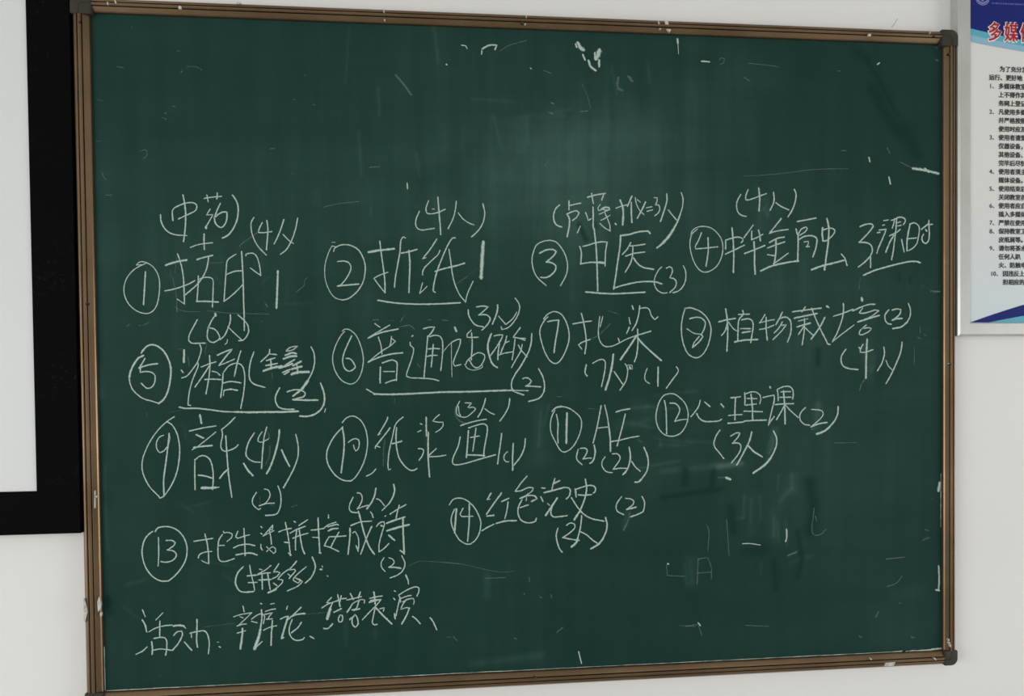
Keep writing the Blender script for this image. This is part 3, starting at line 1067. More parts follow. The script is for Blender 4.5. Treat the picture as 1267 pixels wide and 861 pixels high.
  (28,(-4733,66,-4660,122,-4527,142,-4630,71,-4733,55)),
  (50,(-4745,-18,-4631,23,-4560,8)),
  (56,(-4776,-81,-4653,-40,-4560,-40)),
  (38,(-4820,-248,-4696,-165,-4592,-103)),
  (50,(-4861,-248,-4738,-217,-4634,-176)),
  (44,(-4801,-332,-4677,-281)),
  (44,(-4771,-364,-4698,-322)),
  (50,(-4614,-208,-4479,-135)),
  (39,(-4552,-177,-4534,-324)),
  (57,(-4636,-271,-4471,-230)),
  (69,(-4637,-365,-4534,-334,-4349,-330)),
  (33,(-4290,126,-4240,10,-4232,-158,-4276,-326,-4361,-494)),
  (70,(-4361,-494,-4467,-640)),
  (50,(-4467,-640,-4623,-760)),
  (38,(-4725,-683,-4601,-649,-4477,-661,-4406,-714,-4438,-777,-4624,-827)),
  (44,(-4624,-827,-4418,-840,-4191,-843)),
  (38,(-4863,-615,-4920,-719,-4942,-823,-4903,-939,-4812,-993,-4617,-1006)),
  (45,(-4129,-538,-4075,-708,-4067,-877,-4132,-1013,-4257,-1106,-4382,-1136,-4505,-1130)),
  (26,(-4049,-1004,-4066,-1062))],
 [(19,(-4996,-341,-4991,-441)),
  (17,(-6130,219,-6165,-19)),
  (17,(-6465,-27,-6439,-214)),
  (17,(-7200,-1022,-7176,-1105)),
  (17,(-6633,102,-6553,101)),
  (13,(-6813,-1033,-6593,-989))]),
 ('chalk heading 扎染 with circled 7',
 [(32,(82,665,15,600,-52,482,-75,373,-44,200,20,4,107,-148,205,-210,294,-171,394,-20,474,197,482,371,433,567,335,719,204,767,82,720,5,633)),
  (34,(81,579,191,600,286,606)),
  (41,(286,606,267,437,220,199,192,-1)),
  (34,(559,534,732,566,910,588)),
  (36,(722,730,759,588,797,370,813,174,782,-27)),
  (32,(723,61,662,142,751,196,884,239)),
  (28,(1077,670,1054,500,1046,347,1073,216,1151,118,1262,102,1397,145,1577,236,1780,312)),
  (28,(1133,670,1082,478)),
  (36,(1780,312,1916,349,2063,392)),
  (32,(1431,258,1453,188)),
  (36,(1706,875,1728,810)),
  (32,(1643,648,1665,531)),
  (36,(1646,466,1596,356)),
  (36,(1852,871,1833,717,1782,542,1702,411)),
  (32,(1852,827,1987,838,2043,794,2076,695,2143,612,2207,662)),
  (36,(1808,428,1813,169,1788,-51,1742,-187)),
  (48,(1780,301,1666,126,1473,-141)),
  (48,(1813,257,1936,124,2094,-20,2262,-164))],
 [(25,(884,239,1041,315,1176,434,1277,532)),
  (19,(1246,784,1446,718))]),
 ('chalk note 7人 and 1 below circled 7',
 [(36,(809,-241,786,-339,790,-404,823,-448)),
  (32,(936,-209,1037,-155,1126,-138,1175,-189,1169,-331,1134,-506,1099,-654)),
  (55,(1333,-48,1304,-266,1246,-507,1177,-708)),
  (34,(1348,-372,1425,-487,1514,-619)),
  (32,(1562,-229,1600,-291,1606,-401,1571,-554,1457,-724)),
  (20,(1600,-251,1697,-252,1703,-325,1618,-324)),
  (28,(1990,-316,1943,-448,1954,-547,2033,-607)),
  (42,(2205,-296,2198,-649)),
  (35,(2568,-294,2602,-377,2499,-519,2365,-695)),
  (55,(1652,-291,1663,-313))],
 []),
 ('chalk heading 植物栽培 with circled 8',
 [(33,(2747,827,2700,683,2670,507,2675,308,2719,109,2810,-57,2958,-120,3084,-59,3189,106,3248,328,3248,483,3181,638,3055,760,2918,820,2827,838,2735,820)),
  (37,(2837,628,2963,656,3066,639,3141,561,3122,439,3064,329)),
  (27,(3064,329,2915,351,2779,436)),
  (43,(3057,329,3093,284,3006,174,2891,82)),
  (33,(2891,82,2914,163,3018,285)),
  (43,(3417,567,3560,604,3740,631)),
  (40,(3550,815,3583,571,3586,304,3568,4)),
  (35,(3583,549,3536,393,3466,309)),
  (29,(3606,560,3698,437,3767,393)),
  (35,(3810,708,4024,715)),
  (38,(3889,782,3903,715,3814,604,3795,415,3789,215)),
  (38,(3872,604,4000,626,4081,581,4097,458,4049,169)),
  (33,(3848,437,4045,436)),
  (43,(3883,359,4034,381)),
  (43,(3731,181,3928,214,4184,224)),
  (36,(4338,703,4279,614,4228,547)),
  (31,(4228,547,4372,581,4524,609)),
  (34,(4227,418,4372,446,4512,498)),
  (38,(4361,648,4360,435,4382,216)),
  (38,(4689,748,4630,636,4559,513)),
  (38,(4630,625,4747,658,4841,602,4868,479,4851,322,4792,176)),
  (34,(4688,557,4617,446,4523,350)),
  (34,(4676,497,4770,506,4652,367,4499,222)),
  (41,(4900,759,5159,792,5478,830)),
  (44,(4935,635,5159,680,5395,725)),
  (34,(5159,853,5088,759)),
  (38,(5289,826,5359,646,5453,443,5560,240,5619,127,5659,122)),
  (44,(5556,646,5442,443,5275,230)),
  (30,(5017,579,5206,624)),
  (44,(4993,467,5111,500,5253,538)),
  (38,(5140,624,5134,399,5091,119)),
  (36,(5123,467,5016,321)),
  (32,(5158,444,5240,365,5323,297)),
  (51,(5597,866,5633,844)),
  (36,(5739,672,5918,724,6133,807)),
  (37,(6133,776,6300,848,6456,898,6589,905)),
  (39,(5937,916,5942,780,5906,600,5821,374,5714,176)),
  (30,(5714,176,5917,329,6156,498)),
  (74,(6320,1018,6325,984)),
  (35,(6336,825,6264,735,6372,730,6588,791)),
  (32,(6588,791,6680,780,6492,655,6240,559)),
  (45,(6240,559,6444,621,6680,685)),
  (35,(6408,497,6287,395,6263,316,6335,309,6467,372,6516,429,6468,445,6324,429)),
  (39,(6878,791,6805,700,6805,598,6853,530,6930,512)),
  (37,(6955,791,7047,814,7132,798,7119,723,7035,643,6955,593)),
  (45,(6955,593,7047,620,7156,625)),
  (37,(7294,916,7333,802,7326,665,7265,552)),
  (46,(7265,552,7143,461,6969,427))],
 [(32,(7545,437,7545,346)),
  (23,(7496,254,7569,208)),
  (32,(7630,311,7667,288)),
  (19,(7423,61,7422,-293)),
  (37,(7838,1145,7960,1156))]),
 ('chalk note 4人 in brackets below circled 8',
 [(39,(5988,23,5904,-100,5891,-213,5939,-304,6058,-355,6238,-375)),
  (35,(6347,119,6287,22,6287,-35,6395,-36,6551,13)),
  (45,(6263,56,6299,33)),
  (52,(6431,214,6414,-104,6406,-535)),
  (37,(6780,57,6792,-61,6743,-243,6647,-401)),
  (30,(6823,-202,6876,-312,6961,-392)),
  (39,(7163,153,7131,-40,7046,-245,6936,-472,6827,-653))],
 [(32,(6406,-546,6321,-648,6273,-784))]),
 ('chalk heading with circled 9',
 [(29,(-6719,-1111,-6856,-1203,-7018,-1365,-7161,-1580,-7265,-1826,-7288,-2012,-7252,-2178,-7156,-2367,-7020,-2519,-6991,-2562)),
  (32,(-6991,-2562,-6921,-2528,-6798,-2355,-6704,-2149,-6649,-1901,-6635,-1652,-6671,-1423,-6748,-1266,-6846,-1192)),
  (29,(-6910,-1440,-6980,-1470,-7032,-1572,-7024,-1686,-6976,-1749,-6905,-1719,-6854,-1648)),
  (37,(-6810,-1410,-6834,-1628,-6880,-1958,-6919,-2227,-6920,-2507)),
  (18,(-6810,-1410,-6797,-1483,-6824,-1607)),
  (49,(-6270,-1087,-6247,-1227)),
  (32,(-6456,-1369,-6218,-1317,-6000,-1285)),
  (43,(-6337,-1439,-6221,-1498)),
  (25,(-6002,-1397,-6161,-1526,-6304,-1638)),
  (43,(-6385,-1667,-6224,-1649,-6073,-1638)),
  (22,(-6304,-1638,-6416,-1708)),
  (32,(-6373,-1886,-6379,-2136,-6379,-2423)),
  (33,(-6349,-1876,-6308,-1835,-6217,-1816,-6127,-1870,-6079,-1986,-6058,-2185,-6073,-2431)),
  (38,(-6314,-2168,-6193,-2186,-6083,-2226)),
  (62,(-6257,-2399,-6117,-2402,-6026,-2398)),
  (22,(-6026,-2405,-5959,-2392)),
  (33,(-5660,-1138,-5784,-1261,-5896,-1353)),
  (31,(-5896,-1353,-5882,-1458,-5910,-1582,-5912,-1687,-5853,-1746,-5741,-1721,-5659,-1681,-5614,-1634)),
  (35,(-5826,-1469,-5813,-1772,-5789,-2170,-5740,-2579)),
  (38,(-5791,-2065,-5880,-2147,-5942,-2229)),
  (44,(-5518,-1977,-5443,-2104,-5363,-2196))],
 []),
 ('chalk notes 4人 and 2 beside circled 9',
 [(33,(-5326,-1425,-5424,-1581,-5474,-1747,-5469,-1842,-5399,-1917,-5318,-1950,-5233,-1956)),
  (26,(-5187,-1407,-5249,-1500,-5261,-1573,-5220,-1595,-5149,-1575,-5076,-1535)),
  (33,(-5104,-1324,-5152,-1502,-5182,-1753,-5208,-2068)),
  (44,(-4879,-1381,-4899,-1548,-4969,-1820,-5054,-2050,-5117,-2164)),
  (38,(-4844,-1743,-4775,-1909,-4709,-2041)),
  (33,(-4589,-1466,-4555,-1639,-4554,-1850,-4623,-2059,-4729,-2268,-4825,-2430)),
  (29,(-5307,-2506,-5370,-2610,-5376,-2704,-5332,-2769,-5271,-2819,-5240,-2798)),
  (29,(-5159,-2447,-5092,-2470,-5063,-2555,-5095,-2638,-5157,-2710,-5260,-2749)),
  (29,(-5260,-2749,-5126,-2711,-4993,-2708)),
  (30,(-4921,-2400,-4878,-2538,-4874,-2707,-4914,-2854,-4976,-2915,-5140,-2932)),
  (26,(-5150,-2925,-4987,-2921))],
 [(23,(-5058,-1672,-5054,-1777,-5082,-1902,-5135,-1996)),
  (23,(-5125,-1397,-5065,-1440,-5066,-1524)),
  (20,(-4686,-2786,-4593,-2757)),
  (16,(-5247,-2571,-5239,-2718)),
  (16,(-5065,-2734,-4994,-2757))]),
 ('chalk heading 纸浆画 with circled 10',
 [(30,(-3751,-1258,-3677,-1178,-3572,-1142,-3468,-1181,-3375,-1289,-3315,-1460,-3301,-1673,-3342,-1906,-3418,-2096,-3525,-2264,-3610,-2336)),
  (34,(-3610,-2336,-3735,-2323,-3880,-2235,-4002,-2062,-4042,-1913,-4029,-1765,-3954,-1597,-3869,-1472,-3746,-1342)),
  (39,(-3752,-1357,-3724,-1559,-3732,-1792,-3762,-2004,-3785,-2177)),
  (30,(-3646,-1624,-3589,-1583,-3526,-1558,-3463,-1585,-3450,-1670,-3476,-1755,-3518,-1786,-3539,-1743,-3555,-1679)),
  (34,(-2926,-1179,-2943,-1232,-3030,-1380,-3105,-1496)),
  (23,(-3105,-1496,-3063,-1475)),
  (34,(-2886,-1371,-3000,-1519,-3161,-1718)),
  (30,(-3161,-1744,-3156,-1697,-3077,-1724)),
  (30,(-3326,-2252,-3231,-2207,-3156,-2127)),
  (30,(-2647,-1177,-2743,-1256,-2797,-1341,-2842,-1532,-2909,-1808,-2933,-2043,-2924,-2150,-2888,-2133)),
  (34,(-2766,-1373,-2779,-1533,-2771,-1726,-2731,-1919,-2638,-2070,-2533,-2158,-2443,-2160,-2405,-2135)),
  (37,(-2844,-1664,-2759,-1645,-2678,-1620)),
  (34,(-2326,-1306,-2305,-1312)),
  (33,(-2375,-1455,-2321,-1430)),
  (40,(-2218,-1190,-2220,-1372,-2216,-1532)),
  (29,(-1976,-1140,-2052,-1203,-2099,-1256,-2010,-1279,-1914,-1280,-1908,-1345,-1969,-1419,-2044,-1465)),
  (40,(-2183,-1469,-2191,-1715,-2190,-1994,-2172,-2289)),
  (31,(-2368,-1765,-2315,-1766,-2273,-1810,-2306,-1906,-2360,-1980)),
  (31,(-2042,-1772,-2113,-1835,-2178,-1898)),
  (31,(-2178,-1919,-2018,-1916,-1868,-1898)),
  (33,(-1582,-1350,-1431,-1303,-1257,-1262,-1106,-1239)),
  (35,(-1432,-1395,-1302,-1354,-1172,-1324,-1096,-1358,-1082,-1444,-1110,-1606,-1144,-1778,-1161,-1933)),
  (38,(-1437,-1449,-1456,-1664,-1481,-1944)),
  (40,(-1470,-1901,-1308,-1905,-1146,-1919)),
  (33,(-1395,-1575,-1239,-1550)),
  (33,(-1298,-1408,-1326,-1602,-1361,-1828)),
  (33,(-1595,-1565,-1629,-1726,-1718,-1918,-1745,-2025,-1698,-2080,-1526,-2062,-1266,-1992,-1049,-1936,-940,-1908)),
  (35,(-816,-1514,-840,-1697,-875,-1913,-898,-2075)),
  (31,(-711,-1856,-770,-1915,-777,-1991,-734,-2046,-691,-2043)),
  (41,(-600,-1706,-613,-1919,-616,-2201)),
  (35,(-369,-1619,-393,-1793,-472,-1965,-593,-2110))],
 [(20,(-2980,-1583,-3015,-1806,-3018,-2084))]),
 ('chalk note 3人 in brackets above circled 10',
 [(27,(-1598,-898,-1653,-1015,-1654,-1134,-1580,-1184,-1472,-1190,-1342,-1095,-1298,-1042,-1341,-1009,-1416,-1023)),
  (31,(-1491,-927,-1372,-933,-1438,-1008)),
  (27,(-1621,-994,-1605,-1124,-1580,-1167)),
  (35,(-1112,-855,-1146,-979,-1202,-1108,-1257,-1193)),
  (31,(-1125,-1044,-1039,-1110,-953,-1150)),
  (33,(-656,-860,-680,-1007,-757,-1157,-846,-1275))],
 [(41,(-1674,-1004,-1676,-1144,-1602,-1263,-1474,-1308))]),
 ('chalk heading AI with circled 11',
 [(41,(148,-1105,219,-1041,319,-1021)),
  (30,(319,-1021,440,-1044,572,-1122,682,-1233,708,-1343,679,-1518,589,-1713,488,-1831,388,-1884)),
  (30,(388,-1884,299,-1850,191,-1662,122,-1508,110,-1355,140,-1203,196,-1095)),
  (34,(229,-1172,256,-1336,247,-1532,252,-1707)),
  (54,(430,-1153,419,-1404,411,-1710)),
  (36,(1089,-1020,1050,-1217,992,-1479,927,-1719)),
  (34,(1157,-1010,1206,-1219,1238,-1439)),
  (42,(1238,-1439,1259,-1659,1261,-1884)),
  (32,(1026,-1440,1137,-1429,1227,-1422)),
  (36,(1380,-1138,1510,-1103,1641,-1083)),
  (36,(1554,-1185,1496,-1422,1392,-1783)),
  (34,(1281,-1699,1460,-1674,1641,-1633,1817,-1608))],
 [(26,(1794,-1669,1888,-1737,1877,-1704)),
  (19,(839,-1065,951,-1073)),
  (21,(232,-834,342,-836))]),
 ('chalk notes 2 and 2人 below circled 11',
 [(34,(637,-1841,609,-1943,613,-2031,707,-2127)),
  (32,(681,-1820,766,-1815,814,-1860,787,-1936,731,-2018)),
  (32,(731,-2018,831,-2007,887,-2008)),
  (42,(949,-1768,966,-1895,942,-2016,908,-2081)),
  (28,(908,-2081,857,-2108)),
  (32,(1155,-1992,1098,-2074,1097,-2162,1153,-2251,1220,-2285,1294,-2292)),
  (32,(1301,-1935,1391,-1937,1447,-1993,1423,-2081,1310,-2228)),
  (32,(1310,-2228,1433,-2213,1568,-2216)),
  (42,(1628,-1820,1649,-1997,1614,-2173,1557,-2282)),
  (55,(1557,-2282,1505,-2329)),
  (32,(1671,-2086,1749,-2198,1839,-2277)),
  (39,(1915,-1826,1977,-1971,1998,-2137,1963,-2291,1860,-2433)),
  (49,(1860,-2433,1803,-2482,1742,-2485))],
 []),
 ('chalk heading 心理课 with circled 12',
 [(31,(2428,-799,2314,-838,2223,-958,2164,-1156,2159,-1311,2208,-1466,2309,-1579,2434,-1619,2559,-1605,2674,-1530,2767,-1365,2791,-1187,2746,-1020,2644,-897,2531,-818,2428,-799)),
  (35,(2325,-937,2353,-1093,2361,-1336,2364,-1569)),
  (35,(2438,-983,2541,-995,2609,-1063,2620,-1152,2527,-1334)),
  (33,(2527,-1334,2653,-1307,2779,-1298)),
  (35,(3033,-942,2998,-1057,2928,-1156,2848,-1250)),
  (37,(3125,-974,3223,-1060)),
  (37,(2963,-1194,3008,-1279,3111,-1343,3272,-1350,3399,-1341,3452,-1313)),
  (37,(3447,-1014,3500,-1075)),
  (35,(3644,-898,3760,-889,3834,-879)),
  (38,(3737,-893,3724,-1112,3723,-1324)),
  (33,(3596,-1239,3735,-1228,3863,-1225)),
  (37,(3584,-1389,3757,-1380,3897,-1367)),
  (40,(3923,-808,3927,-924,3922,-1036)),
  (33,(3923,-835,4039,-792,4144,-793,4226,-850,4244,-940,4225,-1018)),
  (31,(3969,-914,4167,-921)),
  (33,(3945,-1043,4155,-1024)),
  (41,(4051,-836,4073,-1072,4079,-1318)),
  (36,(3910,-1159,4084,-1166,4271,-1175)),
  (40,(3920,-1349,4130,-1341,4352,-1340)),
  (44,(4432,-695,4441,-713)),
  (36,(4295,-900,4412,-874,4518,-858,4517,-965,4470,-1144,4398,-1435)),
  (32,(4398,-1435,4457,-1346,4516,-1275)),
  (36,(4582,-753,4595,-854,4599,-962)),
  (36,(4589,-742,4694,-698,4812,-688,4882,-734,4906,-835,4893,-937)),
  (36,(4659,-794,4847,-790)),
  (36,(4635,-900,4858,-902)),
  (38,(4540,-1040,4717,-1029,4905,-1027)),
  (44,(4706,-777,4728,-1058,4738,-1414)),
  (36,(4728,-1047,4657,-1181,4563,-1330)),
  (36,(4752,-1058,4857,-1172,5003,-1298)),
  (36,(5152,-1109,5069,-1187,5034,-1276,5057,-1367,5139,-1436,5234,-1453)),
  (32,(5282,-1145,5401,-1153,5496,-1181,5515,-1250,5448,-1339,5269,-1483)),
  (44,(5269,-1483,5424,-1429,5590,-1405)),
  (45,(5825,-1100,5817,-1231,5757,-1366,5638,-1500)),
  (58,(5638,-1500,5530,-1578,5387,-1627))],
 [(32,(5281,-1540,5317,-1518)),
  (27,(5744,-1804,5971,-1812)),
  (18,(5971,-1812,6211,-1806))]),
 ('chalk note 3人 in brackets below circled 12',
 [(35,(3421,-1520,3351,-1619,3304,-1741,3315,-1841,3407,-1955,3494,-2068)),
  (33,(3640,-1635,3745,-1581,3821,-1578,3791,-1649,3674,-1777)),
  (35,(3674,-1777,3767,-1772,3830,-1806,3836,-1896,3777,-2007,3649,-2157)),
  (44,(4059,-1569,4011,-1743,3882,-1987,3758,-2197)),
  (44,(3988,-1832,4104,-1946,4267,-2050)),
  (41,(4503,-1554,4561,-1685,4561,-1820,4513,-1954,4442,-2077)),
  (57,(4442,-2077,4324,-2209,4090,-2361))],
 [(27,(4491,-1684,4478,-1819,4419,-1997))]),
 ('chalk heading 把生活拼接成诗 with circled 13',
 [(32,(-7082,-3161,-7031,-3096,-6911,-3079,-6792,-3099,-6673,-3174,-6575,-3319,-6538,-3487,-6562,-3674,-6645,-3838,-6768,-3980,-6869,-4060)),
  (32,(-6869,-4060,-7009,-4054,-7147,-3966,-7253,-3816,-7309,-3628,-7312,-3461,-7274,-3317,-7212,-3226,-7131,-3160)),
  (30,(-7030,-3273,-7029,-3533,-7044,-3782)),
  (31,(-6896,-3329,-6796,-3332,-6741,-3372,-6768,-3427,-6879,-3501)),
  (31,(-6879,-3501,-6779,-3520,-6725,-3585,-6752,-3657,-6823,-3707,-6923,-3720,-6992,-3705)),
  (33,(-6412,-3359,-6254,-3339,-6088,-3317)),
  (31,(-6222,-3236,-6185,-3415,-6168,-3583,-6165,-3771)),
  (25,(-6165,-3771,-6231,-3748,-6285,-3715)),
  (31,(-6113,-3553,-6218,-3560,-6319,-3598,-6345,-3660)),
  (29,(-5984,-3452,-5892,-3449)),
  (31,(-5919,-3255,-5982,-3358,-5999,-3504,-5997,-3651,-5968,-3726,-5898,-3745,-5816,-3731,-5718,-3698)),
  (27,(-5898,-3197,-5889,-3225,-5807,-3217,-5743,-3250,-5758,-3313,-5835,-3380)),
  (29,(-5645,-3205,-5687,-3305,-5647,-3327,-5524,-3289,-5442,-3274)),
  (31,(-5536,-3158,-5526,-3394,-5524,-3646)),
  (33,(-5721,-3497,-5608,-3454,-5466,-3442,-5354,-3473)),
  (38,(-5683,-3630,-5530,-3608,-5407,-3608,-5316,-3643)),
  (33,(-5232,-3129,-5220,-3146)),
  (33,(-5238,-3251,-5222,-3264)),
  (31,(-5241,-3455,-5242,-3519,-5218,-3555)),
  (28,(-5027,-3110,-5093,-3186,-5198,-3303)),
  (28,(-5198,-3299,-5094,-3249,-5008,-3210)),
  (28,(-5027,-3110,-5032,-3188,-5083,-3197)),
  (30,(-5084,-3218,-5065,-3324,-5053,-3455)),
  (26,(-5140,-3501,-5079,-3566,-5019,-3625,-4987,-3601,-4986,-3538,-5037,-3504,-5099,-3544,-5137,-3585)),
  (31,(-4800,-3068,-4766,-3249,-4738,-3461,-4721,-3673)),
  (30,(-4920,-3233,-4806,-3195,-4699,-3177)),
  (39,(-4814,-3427,-4738,-3440)),
  (33,(-4751,-3630,-4710,-3663)),
  (39,(-4639,-3052,-4627,-3063)),
  (32,(-4407,-3031,-4558,-3128)),
  (33,(-4714,-3261,-4600,-3201,-4450,-3148)),
  (33,(-4668,-3357,-4540,-3309,-4405,-3277)),
  (32,(-4596,-3195,-4623,-3380,-4626,-3571)),
  (33,(-4558,-3181,-4531,-3383,-4502,-3553,-4466,-3650)),
  (36,(-4214,-3000,-4208,-3266,-4193,-3638)),
  (45,(-4197,-3638,-4182,-3645)),
  (34,(-4336,-3219,-4228,-3212,-4113,-3194)),
  (28,(-4113,-3194,-4039,-3133,-3893,-3088)),
  (30,(-4313,-3352,-4209,-3361)),
  (30,(-4026,-2953,-4027,-3006)),
  (39,(-4040,-3165,-3873,-3127,-3856,-3138)),
  (39,(-4031,-3239,-3957,-3210,-3863,-3202)),
  (34,(-3843,-3277,-3918,-3402,-3994,-3549)),
  (32,(-4022,-3352,-3876,-3350,-3719,-3345)),
  (30,(-4022,-3357,-4075,-3440,-4107,-3513)),
  (30,(-4107,-3513,-4004,-3549,-3849,-3628)),
  (39,(-3482,-2904,-3452,-3022,-3413,-3194,-3353,-3409,-3282,-3583,-3205,-3697)),
  (34,(-3622,-3156,-3454,-3097,-3254,-3086)),
  (39,(-3640,-3209,-3646,-3379,-3682,-3681)),
  (28,(-3593,-3295,-3550,-3265,-3499,-3362,-3484,-3491,-3499,-3635)),
  (30,(-3499,-3635,-3533,-3532)),
  (34,(-3245,-3188,-3331,-3367,-3452,-3688)),
  (30,(-3262,-2917,-3237,-2954,-3217,-3018)),
  (32,(-3156,-3185,-3096,-3118,-3022,-3103,-3012,-3152,-3067,-3333,-3112,-3503,-3121,-3657)),
  (30,(-3121,-3657,-3040,-3612,-2937,-3513)),
  (45,(-3072,-3172,-3051,-3183)),
  (32,(-2904,-2963,-2754,-2871,-2615,-2799)),
  (32,(-2737,-2807,-2772,-2934,-2799,-3052)),
  (45,(-2970,-3132,-2799,-3073,-2640,-3028)),
  (52,(-2961,-3272,-2759,-3214,-2567,-3172)),
  (46,(-2672,-3045,-2671,-3324,-2662,-3560,-2659,-3706)),
  (40,(-2659,-3700,-2727,-3648)),
  (46,(-2930,-3358,-2836,-3451)),
  (27,(-3000,-3003,-2985,-2993)),
  (30,(-3031,-3773,-3081,-3857,-3076,-3943,-3014,-4025)),
  (30,(-2936,-3776,-2873,-3800,-2842,-3865,-2885,-3918,-2939,-3948)),
  (40,(-2939,-3948,-2811,-3959,-2727,-3977)),
  (31,(-2703,-3748,-2651,-3861,-2652,-3947,-2706,-4042,-2792,-4104,-2920,-4148)),
  (40,(-2633,-4109,-2592,-4208)),
  (29,(-2592,-4208,-2586,-4273)),
  (39,(-4181,-3947,-4172,-3953)),
  (19,(-4064,-4068,-4054,-4079)),
  (22,(-4155,-3884,-4143,-3905))],
 [(14,(-2578,-3939,-2385,-3864,-2064,-3882,-1613,-3941)),
  (16,(-1989,-3895,-1731,-3915,-1430,-3980,-1084,-4074,-845,-4120,-582,-4108))]),
 ('chalk note 2人 in brackets above circled 13',
 [(32,(-3577,-2639,-3637,-2761,-3649,-2846,-3608,-2907,-3504,-2925)),
  (30,(-3498,-2558,-3436,-2575,-3410,-2661,-3438,-2756,-3503,-2854)),
  (30,(-3503,-2854,-3386,-2811,-3302,-2792)),
  (39,(-3161,-2486,-3184,-2613,-3249,-2750,-3328,-2855)),
  (30,(-3149,-2678,-3090,-2701,-3007,-2810)),
  (40,(-2833,-2423,-2817,-2526,-2853,-2654,-2922,-2770)),
  (30,(-2922,-2770,-3051,-2895))],
 []),
 ('chalk note 拼多多 in brackets below circled 13',
 [(38,(-5564,-3855,-5658,-3957,-5700,-4082,-5692,-4187,-5633,-4285,-5542,-4315,-5388,-4309)),
  (31,(-5446,-3828,-5424,-3987,-5386,-4157,-5367,-4284)),
  (38,(-5486,-4022,-5342,-4011)),
  (31,(-5473,-4143,-5324,-4142)),
  (30,(-5073,-3847,-5167,-3922,-5301,-3991)),
  (33,(-5312,-4008,-5209,-3984,-5086,-3978)),
  (26,(-5273,-3904,-5228,-3920)),
  (38,(-5283,-4102,-5190,-4101,-5078,-4101)),
  (33,(-5230,-3994,-5230,-4268)),
  (33,(-5131,-3987,-5113,-4125,-5091,-4284)),
  (30,(-4929,-3819,-4982,-3897,-5028,-3969,-4962,-3961,-4911,-3984,-4964,-4046,-5047,-4085)),
  (30,(-4756,-3926,-4860,-3997,-4954,-4099,-4862,-4117,-4873,-4165,-4946,-4237,-5050,-4307)),
  (44,(-4988,-4288,-5123,-4340)),
  (30,(-5027,-4170,-4971,-4215)),
  (33,(-4613,-3783,-4683,-3865,-4746,-3937,-4653,-3930,-4633,-3962,-4748,-4092)),
  (26,(-4768,-4011,-4727,-4050)),
  (30,(-4445,-3895,-4571,-3996,-4666,-4088,-4677,-4130,-4585,-4187,-4542,-4125,-4635,-4090)),
  (30,(-4614,-4101,-4512,-4158,-4596,-4240,-4783,-4319)),
  (36,(-4329,-3718,-4279,-3858,-4291,-3964,-4355,-4089,-4460,-4187)),
  (45,(-4187,-3946,-4166,-3947)),
  (26,(-4064,-4068,-4054,-4079))],
 []),
 ('chalk heading 红色党史 with circled 14',
 [(31,(-1808,-2821,-1738,-2726,-1609,-2703,-1480,-2754,-1352,-2877,-1267,-3031,-1226,-3183,-1260,-3378,-1338,-3505,-1425,-3568)),
  (31,(-1425,-3568,-1511,-3565,-1640,-3474,-1735,-3298,-1776,-3167,-1775,-3059,-1719,-2910)),
  (46,(-1680,-2907,-1720,-3342)),
  (31,(-1557,-2897,-1613,-3010,-1581,-3048,-1484,-3050,-1376,-3049)),
  (38,(-1438,-2820,-1446,-3177,-1478,-3512)),
  (33,(-1028,-2625,-1101,-2742)),
  (23,(-1101,-2742,-1051,-2737)),
  (41,(-832,-2630,-961,-2800,-1115,-3013)),
  (41,(-1105,-3053,-985,-3043)),
  (35,(-1206,-3325,-1096,-3263,-983,-3212)),
  (35,(-825,-2787,-698,-2731)),
  (33,(-710,-2803,-734,-2959,-772,-3110)),
  (41,(-932,-3196,-769,-3158,-561,-3155)),
  (32,(-348,-2326,-455,-2444,-566,-2593)),
  (33,(-566,-2604,-456,-2592,-324,-2538,-226,-2547,-248,-2601,-348,-2675,-480,-2743)),
  (41,(-480,-2737,-326,-2686,-205,-2700,-162,-2756,-261,-2801)),
  (28,(-359,-2729,-366,-2783)),
  (35,(-482,-2911,-328,-2865)),
  (35,(-447,-2770,-514,-2899,-522,-3030,-473,-3140,-375,-3198,-265,-3201,-188,-3170,-177,-3127)),
  (41,(-65,-2551,-12,-2557)),
  (32,(-89,-2719,-46,-2807)),
  (34,(184,-2382,150,-2491,126,-2589)),
  (41,(150,-2480,272,-2422)),
  (41,(-17,-2640,204,-2591,359,-2551)),
  (36,(359,-2551,448,-2564,480,-2619,457,-2717,401,-2771)),
  (48,(224,-2755,112,-2916,5,-3071)),
  (28,(42,-2849,79,-2883)),
  (36,(123,-2921,100,-3025,144,-3103,287,-3101,409,-3089)),
  (42,(574,-2589,590,-2732)),
  (36,(581,-2596,726,-2549,882,-2524,960,-2565,959,-2642,925,-2670)),
  (36,(635,-2700,758,-2710,885,-2700)),
  (42,(772,-2407,792,-2605,746,-2802,655,-3019)),
  (54,(655,-3019,553,-3165)),
  (36,(501,-2751,611,-2930,743,-3076,899,-3162,1122,-3213)),
  (34,(1467,-2759,1394,-2852,1360,-2950,1393,-3039,1505,-3098)),
  (32,(1553,-2790,1643,-2803,1706,-2849,1687,-2915,1573,-3000)),
  (49,(1573,-3000,1743,-2965)),
  (33,(1869,-2765,1914,-2854,1913,-2965,1889,-3053)),
  (37,(1889,-3053,1776,-3105,1644,-3146))],
 [(43,(1629,-3068,1594,-3222,1503,-3396))]),
 ('chalk note 2人 in brackets below circled 14',
 [(36,(234,-3325,202,-3445,216,-3577,259,-3710,310,-3777)),
  (34,(403,-3271,464,-3233,541,-3246,563,-3313,473,-3409,328,-3503)),
  (36,(328,-3503,494,-3541,638,-3568)),
  (36,(694,-3097,670,-3305,616,-3523)),
  (54,(616,-3523,582,-3610,493,-3684)),
  (34,(673,-3404,784,-3463,895,-3565,984,-3627)),
  (42,(1156,-3148,1184,-3276,1165,-3408,1097,-3560)),
